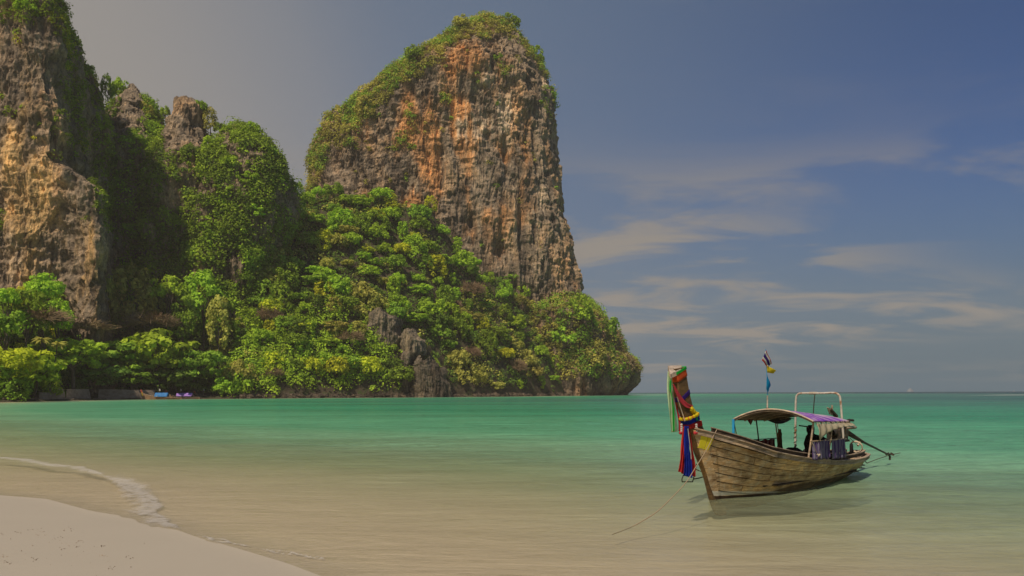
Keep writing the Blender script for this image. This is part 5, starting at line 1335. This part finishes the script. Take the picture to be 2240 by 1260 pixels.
def wrap(zf, zb, h, off=0.012, k=10, lump=0.004):
    """cloth band tied round the prow: height zf at the front edge, zb at the back edge"""
    ring = []
    f, _ = prow_edge(zf); _, b = prow_edge(zb); t = float(thick(zf)) + off
    path = [(f - off, -t * .9), (f + 0.02, -t), (b - 0.02, -t), (b + off, -t * .9), (b + off, t * .9), (b - .02, t), (f + .02, t), (f - off, t * .9)]
    A = []
    path = path + [path[0]]
    for (l, w) in path:
        u = (l - f) / (b - f); z = zf + (zb - zf) * np.clip(u, 0, 1); dl = 0.0
        A.append([(l - (v - .5) * h * 0.35, w * (1 + 0.03 * math.sin(9 * v)), z + (v - .5) * h + lump * math.sin(12 * u)) for v in np.linspace(0, 1, 5)])
    A = np.array(A); c = A.mean(axis=(0, 1)); B = A + (c - A) * np.array((0.03, 0.06, 0)); return slab(A, B)
free('cloth_band', [('cloth_band', wrap(2.78, 2.93, 0.16), C_ORANGE)], 'orange-red cloth band tied round the top of the prow', 'cloth band', GR)
free('cloth_band', [('cloth_band', wrap(2.88, 3.02, 0.055, 0.02), C_GREEN)], 'bright green cloth tied just under the pale prow end', 'cloth band', GR)
free('cloth_band', [('cloth_band', wrap(2.32, 2.50, 0.10, 0.010), C_PURPLE)], 'dark purple band round the middle of the prow', 'cloth band', GR)
free('cloth_band', [('cloth_band', wrap(1.83, 1.93, 0.10, 0.03), C_BLUE)], 'blue cloth knotted round the foot of the prow', 'cloth band', GR)
free('cloth_band', [('cloth_band', wrap(1.74, 1.80, 0.11, 0.024), C_RED)], 'red cloth tied low on the prow under the blue one', 'cloth band', GR)
def sash(lx, rx, w, amp, waves): return ribbon(lx, rx, w, waves, amp, 28, 13)
free('sash', [('sash', sash([(1494, 934), (1490, 975), (1486, 1010), (1484, 1031)], [(1499, 934), (1498, 975), (1497, 1010), (1497, 1039)], -0.02, 0.02, 2), C_RED)], 'long red cloth at the left of the hanging bunch', 'sash', GR)
free('sash', [('sash', sash([(1497, 932), (1497, 975), (1496, 1010), (1496, 1040)], [(1506, 932), (1508, 975), (1511, 1010), (1513, 1046)], -0.08, 0.025, 3), C_BLUE)], 'long deep blue cloth in the middle of the hanging bunch', 'sash', GR)
free('sash', [('sash', sash([(1505, 936), (1509, 975), (1512, 1010), (1513, 1040)], [(1508, 938), (1514, 975), (1518, 1010), (1520, 1043)], -0.03, 0.02, 2), C_RED)], 'long red cloth at the right of the hanging bunch', 'sash', GR)
free('ribbon', [('ribbon', ribbon([(1504, 938), (1508, 970), (1511, 1005)], [(1505.5, 938), (1509.5, 970), (1512, 1005)], -0.10, 1, 0.004), C_WHITE)], 'thin white ribbon between the blue and the right red cloth', 'ribbon', GR)
def beads(path, r, jit=0.3, seed=1):
    out_ = []; r_ = np.random.default_rng(seed); me = None
    path = np.array(path)
    for p in path:
        rr = r * r_.uniform(1 - jit, 1 + jit); V = []; 
        for i in range(5):
            ph = math.pi * (i + .5) / 5
            for j in range(8): th_ = 2 * math.pi * j / 8; k_ = 1 + 0.18 * ((i + j) % 2); V.append((rr * k_ * math.sin(ph) * math.cos(th_), rr * k_ * math.sin(ph) * math.sin(th_), rr * k_ * math.cos(ph)))
        V = np.array(V) + p; idx = np.arange(40).reshape(5, 8); q_ = np.stack([idx[:-1], idx[1:], np.roll(idx[1:], -1, 1), np.roll(idx[:-1], -1, 1)], -1).reshape(-1, 4)
        q_ = np.concatenate([q_, [idx[0][[0, 2, 4, 6]], idx[-1][[6, 4, 2, 0]]]]); out_.append((V, q_))
    return join(out_)
def ringpath(zf, zb, off, n):
    f, _ = prow_edge(zf); _, b = prow_edge(zb); P_ = []
    for a in np.linspace(0, 2 * math.pi, n, endpoint=False):
        x, y = math.cos(a), math.sin(a); ex = np.sign(x) * abs(x) ** .6; ey = np.sign(y) * abs(y) ** .6
        u = (ex + 1) / 2; P_.append(((f - off) + (b - f + 2 * off) * u, ey * (0.08 + off), zf + (zb - zf) * u))
    return P_
rp_ = ringpath(1.90, 2.02, 0.05, 40)
free('garland', [('flowers', beads(rp_[::2] , 0.034, .2, 2), C_YELLOW), ('flowers', beads(rp_[1::4], 0.034, .2, 3), C_ORANGE), ('flowers', beads(rp_[3::4], 0.034, .2, 4), C_YELLOW)], 'yellow and orange flower garland ringed round the prow', 'garland', GR, False)
free('garland', [('flowers', beads([Bp(x, y, -.08) for x, y in ((1512, 895), (1515, 899), (1519, 903), (1522, 906))], 0.052, .2, 5), C_YELLOW), ('flowers', beads([Bp(x, y, -.08) for x, y in ((1518, 910), (1522, 912), (1522, 917))], 0.042, .2, 6), C_GREEN)], 'puffy yellow and green garland behind the prow', 'garland', GR, False)
free('garland', [('flowers', beads([Bp(x, y, .12) for x, y in ((1489, 906), (1487, 912), (1488, 917), (1491, 922))], 0.035, .2, 7), C_WHITE), ('flowers', beads([Bp(x, y, .1) for x, y in ((1493, 915), (1494, 919))], 0.03, .2, 8), C_RED)], 'white flower garland in front of the prow foot', 'garland', GR, False)
for (x, wv, lb) in ((1490.5, .06, 'pink and white flower tassel hanging left of the blue cloth'), (1523, -.12, 'pink and white flower tassel hanging right of the prow')):
    free('tassel', [('flowers', beads([Bp(x + (i % 2) * .8, 929 + i * 2.4, wv) for i in range(7)], 0.022, .25, 9), C_WHITE), ('flowers', beads([Bp(x - 3 + i * 1.6, 947 + (i % 2) * 2, wv) for i in range(5)], 0.024, .3, 10), C_PINK)], lb, 'tassel', GR, False)
free('pole', [('pole', tube_np([Bp(1481, 868, -.1), Bp(1489, 893, -.1), Bp(1498, 921, -.1)], [0.012] * 3, 6), M_PALEW)], 'thin pale stick leaning along the front of the prow', 'stick')
# boarding ladder on the far side of the bow
W_ = 0.30
lad = free('bow_ladder', [('rail', tube_np([Bp(1494, 1040, W_), Bp(1491, 1048, W_), Bp(1491.5, 1054, W_), Bp(1514, 1054, W_), Bp(1517, 1045, W_), Bp(1523, 1015, W_)], [0.013] * 6, 6), M_IRON),
                          ('rail', tube_np([Bp(1516, 1048, W_), Bp(1528, 1046, W_), Bp(1542, 1042, .15)], [0.014] * 3, 6), M_IRON), ('rung', tube_np([Bp(1519, 1026, W_), Bp(1527, 1029, W_), Bp(1536, 1033, .15)], [0.014] * 3, 6), M_PIPE),
                          ('rung', tube_np([Bp(1494, 1040, W_), Bp(1505, 1041, W_), Bp(1518, 1040, W_)], [0.012] * 3, 6), M_IRON)], 'small iron boarding ladder hanging beside the stem below the cloths', 'ladder')
# mooring line
mp = smooth_pts([P(1568, 940, 17.72), P(1560, 955, 17.55), P(1545, 985, 17.25), P(1520, 1025, 16.85), P(1503, 1052, 16.5), P(1480, 1078, 16.1), P(1440, 1117, 15.45), P(1410, 1137, 15.1), P(1380, 1153.5, 14.72), P(1340, 1169, 14.1)], 90)
mp[:, 2] = np.maximum(mp[:, 2], -0.10)
o = link('mooring_rope', mesh_np('mooring_rope', *tube_np(mp, np.full(90, 0.0095), 6), M_MOOR, True)); tag(o, 'pale mooring rope running from the bow down into the shallows', 'rope')
sp_ = smooth_pts([b2w(Bp(1881, 990, -.2)), b2w(Bp(1886, 1003, -.25)), b2w(Bp(1896, 1013, -.2))], 16)
o = link('stern_rope', mesh_np('stern_rope', *tube_np(sp_, np.full(16, 0.014), 6), M_DROPE, True)); tag(o, 'dark rope end dangling from the stern rail', 'rope')
sp_ = smooth_pts([P(1896, 1013, 27.5), P(1920, 1004, 28.6), P(1945, 996, 29.6), P(1958, 993, 30.2), P(1969, 990.5, 31.0)], 30); sp_[:, 2] = np.clip(sp_[:, 2], 0.0, .2)
o = link('anchor_line', mesh_np('anchor_line', *tube_np(sp_, np.full(30, 0.014), 5), M_DROPE, True)); tag(o, 'thin dark line trailing on the water from stern to tail shaft', 'rope')
# load in the boat
def lump(prof, c, seed, sq=(1, 1), nu=20, k=0.12):
    """prof: (z, rx, ry, dx) rings"""
    V = []; pr = smooth_pts([(a, b, d) for a, b, d, e in prof], 26); dxs = np.interp(np.linspace(0, 1, 26), np.linspace(0, 1, len(prof)), [e for *_, e in prof])
    for i, (z, rx, ry) in enumerate(pr):
        for j in range(nu):
            a = 2 * math.pi * j / nu; n_ = 1 + k * float(vnoise(math.cos(a) * 2 + seed, math.sin(a) * 2, z * 9, seed)) + k * .6 * float(vnoise(math.cos(a) * 5, math.sin(a) * 5, z * 3, seed + 1))
            V.append((c[0] + dxs[i] * sq[0] + rx * n_ * math.cos(a), c[1] + dxs[i] * sq[1] + ry * n_ * math.sin(a), c[2] + z))
    idx = np.arange(26 * nu).reshape(26, nu); q_ = np.stack([idx[:-1], np.roll(idx[:-1], -1, 1), np.roll(idx[1:], -1, 1), idx[1:]], -1).reshape(-1, 4)
    q_ = np.concatenate([q_, [idx[-1][[0, 5, 10, 15]], idx[0][[15, 10, 5, 0]]]]); return np.array(V), q_
free('cloth_bundle', [('cloth_bundle', lump([(0, .13, .18, 0), (.3, .16, .2, 0), (.55, .22, .28, -.02), (.72, .26, .32, -.05), (.85, .20, .26, -.02), (.93, .09, .10, .07), (1.0, .09, .10, .08), (1.1, .085, .10, .08), (1.17, .05, .06, .07)], (4.86, -.22, 0.42), 3, (-.9, .9)), M_BLACKC)],
     'tall black cloth-covered bundle standing under the canopy behind the side cloth', 'bundle')
free('net_bundle', [('net_bundle', lump([(0, .09, .09, 0), (.2, .075, .07, 0), (.4, .06, .06, 0), (.52, .065, .07, .02), (.58, .05, .05, .01), (.66, .035, .04, 0)], (5.06, .86, 0.78), 5), M_NET)], 'brown rolled net tied round the far aft canopy post', 'net')
free('sack', [('sack', lump([(0, .20, .26, 0), (.08, .24, .32, 0), (.18, .20, .28, 0), (.27, .08, .14, 0)], (5.2, .55, 0.66), 8), M_BLACKC)], 'low black sack lying by the far rail', 'sack')
free('sack', [('sack', lump([(0, .16, .16, 0), (.1, .19, .18, 0), (.2, .15, .15, 0), (.26, .06, .06, 0)], (6.1, .5, 0.62), 18), M_BLACKC)], 'small dark sack beside the foot of the hoop', 'sack')
def coil(c, R0, r, turns, tilt, seed):
    pts = []
    for a in np.linspace(0, turns * 6.283, turns * 26): k_ = 1 + 0.06 * math.sin(a * 1.7 + seed); pts.append((R0 * k_ * math.cos(a), R0 * k_ * math.sin(a), 0.012 * a / 6.28 + 0.01 * math.sin(a * 3)))
    pts = np.array(pts) @ np.array(Matrix.Rotation(tilt, 3, 'Y')).T + np.array(c); return tube_np(pts, np.full(len(pts), r), 6)
free('rope_coil', [('rope_coil', coil(Bp(1872, 978, -.12), 0.17, 0.015, 4, 1.2, 1), M_ROPE)], 'coil of pale rope hung on the stern', 'rope')
free('tyre', [('tyre', tube_np([Bp(1862, 984, -.1) + np.array((0.14 * math.cos(a), 0.05 * math.cos(a), 0.15 * math.sin(a))) for a in np.linspace(0, 6.283, 26)], np.full(26, 0.045), 8), M_BLACKC)], 'black tyre fender lying inside the stern', 'tyre')
free('plastic_jug', [('plastic_jug', lump([(0, .06, .06, 0), (.05, .075, .075, 0), (.2, .075, .075, 0), (.27, .04, .04, 0), (.31, .022, .022, 0)], (4.1, -.78, 0.62), 12, nu=20, k=0.02), C_YELLOW)], 'small yellow jug peeping out under the striped side cloth', 'jug')
free('tied_rope', [('tied_rope', tube_np(smooth_pts([Bp(1775, 966, -1.04), Bp(1781, 978, -1.05), Bp(1787, 993, -1.0), Bp(1790, 996, -1.0)], 14), np.full(14, 0.010), 5), M_ROPE)], 'white cord slanting down from the front port post', 'rope')
o = free('rope_knot', [('rope_knot', beads([Bp(1786, 994, -1.0), Bp(1789, 997, -1.0), Bp(1791, 995, -1.0)], 0.028, .3, 4), M_ROPE)], 'knot of white cord on the rail by the side cloth', 'rope')

# ------------------------------------------------------------------ boats pulled up on the far beach
def far_boat(px_bow, px_stern, py_w, roof, roof_px, roof_py, label, dirn=-1, prow_h=20, back=0.0, ribbons=()):
    hor = hor_at((px_bow + px_stern) / 2); Y = CAM_H * F_PX / (py_w - hor) + back; s_ = Y / F_PX
    Xc = lambda px: (px - 1120) * s_
    Lm = abs(px_stern - px_bow) * s_; r = empty('longtail_boat', (Xc(px_bow), Y, 0.0)); tag(r, label, 'boat', 'longtail boats along the far beach')
    n = 22; H = []
    for side in (-1, 1):
        rows = []
        for i in range(n):
            u = i / (n - 1); x = Lm * u; wd = 1.0 * (math.sin(min(u * 1.25 + 0.03, 1) * math.pi / 2)) ** 0.8 * (1 - max(u - .75, 0) * 1.6); zg = (1.9 * (1 - u) ** 3.5 + 0.75); zk = -.4
            rows.append([(x + (0.45 * (1 - v) - 0.25) * (1 - u) ** 3, side * wd * (v ** .6), zk + (zg - zk) * v) for v in np.linspace(0.02, 1, 6)])
        A = np.array(rows); B = A.copy(); B[..., 1] -= side * 0.08; H.append(slab(A, B))
    add('hull', join(H), M_FHULL, r)
    add('gunwale', join([sweep_box(np.array([(Lm * u, sd_ * 1.02 * (math.sin(min(u * 1.25 + 0.03, 1) * math.pi / 2)) ** 0.8 * (1 - max(u - .75, 0) * 1.6), 1.9 * (1 - u) ** 3.5 + 0.78) for u in np.linspace(0, 1, 20)]), 0.05, 0.05, (0, 1, 0)) for sd_ in (-1, 1)]), M_RAIL, r)
    ph = prow_h * s_
    pr = np.array([[(-0.2, -.1, 1.9), (0.45, -.1, 2.2)], [(-1.0, -.1, ph), (-0.35, -.1, ph + .05)]]); pr2 = pr.copy(); pr2[..., 1] = .1; add('prow', slab(pr, pr2), M_FPROW, r)
    for (mat, a, b, c_) in ribbons:
        A = np.array([[(-.75 + .1 * j + 0.04 * i, -.16 - .05 * (j % 2), a - (a - b) * i / 5) for j in range(4)] for i in range(6)]); B = A + np.array((0, .02, 0)); add('ribbon', slab(A + np.array((c_, 0, 0)), B + np.array((c_, 0, 0))), mat, r)
    if roof:
        x0, x1 = (roof_px[0] - px_bow) * s_, (roof_px[1] - px_bow) * s_; zt = CAM_H - (roof_py[0] - hor) * s_; zb = CAM_H - (roof_py[1] - hor) * s_
        xx, yy = np.meshgrid(np.linspace(x0, x1, 8), np.linspace(-1.2, 1.2, 9), indexing='ij'); z = zt - (zt - zb) * (np.abs(yy) / 1.2) ** 1.6
        A = np.stack([xx, yy, z], -1); B = A.copy(); B[..., 2] -= 0.05; add('canopy', slab(A, B), roof, r, True)
        for x in np.linspace(x0 + .3, x1 - .3, 3):
            for sd_ in (-1, 1): add('canopy_post', tube_np([(x, sd_ * .95, .7), (x, sd_ * 1.05, zb + .1)], [0.05, 0.05], 6), M_RAIL, r)
    V = join([box_v((Lm * .82, 0, 1.3), (.5, .3, .3)), tube_np([(Lm * .85, 0, 1.3), (Lm * 1.22, .4, 0.2)], [0.12, 0.06], 6)]); add('engine', V, M_IRON, r)
    fl = tube_np([(x0 + 1.5 if roof else Lm * .4, 0, 1.0), (x0 + 1.5 if roof else Lm * .4, 0, 4.6)], [0.05, 0.03], 5); add('flag_pole', fl, M_PALEW, r)
    A = np.array([[(0.05 + .18 * j, 0.05 * math.sin(j * 2), -.25 * i - .1 * j) for j in range(4)] for i in range(4)]) + np.array((x0 + 1.5 if roof else Lm * .4, 0, 4.5)); add('flag', slab(A, A + np.array((0, .03, 0))), C_WHITE, r)
M_FHULL = plain('far_hull_wood', (0.28, 0.18, 0.10), 0.85, c2=(0.24, 0.17, 0.11), sc=0.7); M_FPROW = plain('far_prow_wood', (0.42, 0.17, 0.09), 0.85, sc=0.8)
C_RBLUE = plain('blue_tarp', (0.03, 0.18, 0.46), 0.7, sc=0.8, c2=(0.25, 0.33, 0.42)); C_RPUR = plain('violet_tarp', (0.36, 0.20, 0.62), 0.7, sc=0.8, c2=(0.42, 0.33, 0.50)); C_RDK = plain('slate_tarp', (0.14, 0.20, 0.34), 0.7, sc=0.8)
far_boat(312, 396, 873.6, C_RBLUE, (340, 368), (859, 867.5), 'longtail boat with bright blue roof, leftmost on the far beach', prow_h=21, ribbons=((C_RED, 4.1, 3.0, 0.0), (C_YELLOW, 3.0, 1.6, .35)))
far_boat(366, 436, 873.0, C_RPUR, (387, 421), (859.5, 866.5), 'longtail boat with violet roof behind the blue-roofed one', prow_h=20, back=3, ribbons=((C_PINK, 3.9, 2.4, 0.1), (C_WHITE, 3.0, 2.0, .35)))
far_boat(398, 452, 872.2, C_RDK, (413, 432), (856, 862), 'longtail boat with slate-blue roof behind the violet one', prow_h=19, back=6, ribbons=((C_WHITE, 3.8, 2.6, 0.1),))
far_boat(428, 470, 872.4, None, None, None, 'roofless longtail boat at the right end of the row', prow_h=17, back=1.5, ribbons=((C_RED, 3.4, 2.6, 0.1),))

# ------------------------------------------------------------------ sea wall panels, building and driftwood behind the beach
def concrete():
    m, g = new_mat('stained_concrete'); pos = g.n('ShaderNodeNewGeometry').outputs['Position']
    n = g.noise(g.mapping(pos, scale=(0.5, 0.5, 0.9)), 1.0, 5, 0.6)
    finish(g, principled(g, **{'Base Color': g.ramp(n, [(0.3, (0.20, 0.15, 0.11)), (0.7, (0.37, 0.30, 0.235))]), 'Roughness': 0.9})); return m
M_CONC = concrete()
def wall_seg(name, pts, back, label, thick_=0.35, cap=True, group='concrete sea wall panels'):
    """pts: four photo corners tl, tr, br, bl"""
    c = []
    for (x, y) in pts:
        Y = float(interp(x, DS)) + back; c.append(P(x, y, Y))
    A = np.array([[c[0], c[1]], [c[3], c[2]]]); A[1, :, 2] = np.minimum(A[1, :, 2], 0.1); B = A + np.array((0, thick_, 0))
    r = empty(name, tuple(A[1, 0])); tag(r, label, 'wall', group); off = A[1, 0].copy(); V, F = slab(A, B); add('panel', (V - off, F[:, ::-1]), M_CONC, r)
    if cap:
        t = np.array([A[0, 0], A[0, 1]]) + np.array((0, thick_ / 2, 0.08)) - off; add('coping', sweep_box(t, thick_ / 2 + .08, 0.08, (0, 1, 0)), M_CONC, r)
wall_seg('sea_wall', [(86, 859.5), (107, 860), (107, 874.5), (85, 876)], 2.5, 'small lower concrete wall panel, leftmost of the sea wall')
wall_seg('sea_wall', [(108, 853), (139, 852), (143, 873), (107, 874)], 3.2, 'concrete wall panel behind the drooping bough')
wall_seg('sea_wall', [(146, 852), (194, 852), (198, 872), (144, 873)], 3.0, 'wide bare concrete wall panel in the middle of the sea wall')
wall_seg('sea_wall', [(216, 852), (338, 854), (338, 871), (214, 872)], 4.5, 'longest concrete wall panel, running to the blue-roofed boat')
def stones():
    r_ = np.random.default_rng(4); root = None; Ds0 = float(interp(48, DS)) + 2; c = P(14, 875, Ds0); root = empty('stone_wall', tuple(c)); tag(root, 'low dark stone wall at the water, left end of the beach', 'wall')
    for i in range(26):
        for j in range(3):
            px = 8 + i * 3.0 + (j % 2) * 1.4; Y = float(interp(px, DS)) + 3 + r_.uniform(-.2, .2); p = P(px, 878 - j * 3.2, Y) - c
            V, F = box_v((p[0], p[1], p[2]), (0.24 * r_.uniform(.8, 1.1), 0.3, 0.21 * r_.uniform(.8, 1.1)), Matrix.Rotation(r_.uniform(-.15, .15), 3, 'Y')); V = V + r_.normal(size=V.shape) * 0.03
            add('stone', (V, F), M_STONE, root)
M_STONE = plain('dark_wall_stone', (0.13, 0.10, 0.08), 0.95, sc=0.8, vary=0.4)
stones()
def building():
    Y = 355; c0 = P(150, 853, Y); c1 = P(296, 853, Y); wl = c1[0] - c0[0]; root = empty('beach_building', (c0[0], Y, 1.0)); tag(root, 'long low building with a row of dark windows in the shade behind the wall', 'building')
    h = 6.0; mw = plain('shaded_plaster', (0.20, 0.16, 0.12), 0.9, sc=0.4); md = plain('dark_glass', (0.02, 0.022, 0.024), 0.2, sc=0.4); mr_ = plain('rusty_roof', (0.15, 0.09, 0.06), 0.8, sc=0.4); mo = plain('ochre_door', (0.30, 0.20, 0.10), 0.8, sc=0.5)
    add('wall', box_v((wl / 2, 3, h / 2), (wl / 2, 2.8, h / 2)), mw, root)
    A = np.array([[(-1, -1.4, h + .1), (wl + 1, -1.4, h + .1)], [(-1, 3, h + 2.0), (wl + 1, 3, h + 2.0)], [(-1, 7.2, h + .2), (wl + 1, 7.2, h + .2)]]); B = A.copy(); B[..., 2] -= .15; add('roof', slab(A, B), mr_, root)
    for k in range(9):
        x = 2 + k * (wl - 4) / 8.6
        if k == 1: add('door', box_v((x + .5, .16, 2.1), (0.8, .06, 1.9)), mo, root); continue
        w_ = add('window', box_v((x + .6, .16, 3.6), (1.05, .05, 1.1)), M_RAIL, root); add('pane', box_v((x + .6, .09, 3.6), (0.92, .03, .98)), md, w_); add('mullion', box_v((x + .6, .05, 3.6), (0.05, .02, .98)), M_RAIL, w_)
    for k in range(7): add('porch_post', box_v((1 + k * (wl - 2) / 6, -1.2, h / 2), (.12, .12, h / 2)), M_RAIL, root)
building()
def log(px, py, L_, ang, label, r0=0.16, back=1.0, mat=None):
    Y = float(interp(px, DS)) + back; c = P(px, py, Y); c[2] = max(c[2], 0.2); d = np.array((math.cos(ang), 0.2, math.sin(ang))) * L_ / 2
    V, F = tube_np(smooth_pts([-d, np.array((0, 0, .1)), d], 8), np.linspace(r0, r0 * .5, 8), 7); o = link('driftwood', mesh_np('driftwood', V, F, mat or M_PALEW, True)); o.location = tuple(c); tag(o, label, 'driftwood')
log(213, 872.2, 3.0, 0.02, 'pale driftwood log on the sand before the gap in the wall'); log(155, 872.6, 2.4, -0.05, 'thin driftwood at the foot of the wide wall panel', 0.10)
log(172, 861, 3.4, -1.2, 'pale pole leaning against the wide wall panel', 0.07, 2.4); log(455, 868, 7.0, -0.28, 'long brown log slanting from the right-hand boat', 0.14, 6, M_RAIL); log(500, 866.5, 6.0, -0.2, 'grey fallen branch on rocks left of the round shrub tree', 0.12, 8, M_RAIL)
log(154, 636, 9, 1.25, 'dead white snag standing before the foot of the left tower', 0.35, 45)

# ------------------------------------------------------------------ rocks along the foot of the slope, then the air
def shore_rocks():
    r_ = np.random.default_rng(12); vs, fs, n = [], [], 0
    for i in range(260):
        px = r_.uniform(500, 1300); p = slope_point(px, r_.uniform(-0.012, 0.02)); s = r_.uniform(0.5, 1.9); nu, nv = 9, 6; V = []
        for a in range(nv):
            ph = math.pi * (a + .5) / nv
            for b in range(nu): th_ = 6.283 * b / nu; k_ = 1 + 0.35 * r_.normal() * .6; V.append((s * k_ * math.sin(ph) * math.cos(th_) * 1.4, s * k_ * math.sin(ph) * math.sin(th_), s * .9 * k_ * math.cos(ph)))
        idx = np.arange(nu * nv).reshape(nv, nu) + n; q_ = np.stack([idx[:-1], idx[1:], np.roll(idx[1:], -1, 1), np.roll(idx[:-1], -1, 1)], -1).reshape(-1, 4)
        vs.append(np.array(V) + (p[0], p[1], 0.25 + s * .2)); fs.append(q_); n += nu * nv
    V = np.concatenate(vs); c_ = np.array((0.085, 0.07, 0.055)) * (1 + 0.5 * r_.random((len(V), 1)))
    tag(link('shore_rocks', mesh_np('shore_rocks', V, np.concatenate(fs), M_ROCK, False, {'col': c_})), 'dark tide-washed rocks piled along the foot of the wooded slope', 'rocks', kind='stuff')
shore_rocks()
hv, hf = box_v((0, 0, (290.0 - 20.0) / 2), (2500, 2500, (290.0 + 20.0) / 2))
m_, g_ = new_mat('sea_air')
vol = g_.n('ShaderNodeVolumePrincipled', inp={'Color': (0.97, 0.90, 0.80, 1), 'Density': HAZE})
o_ = g_.n('ShaderNodeOutputMaterial'); g_.link(vol.outputs[0], o_.inputs['Volume'])
tag(link('haze', mesh_np('haze', hv, hf, m_)), 'thin sunlit sea haze over the bay', kind='stuff')
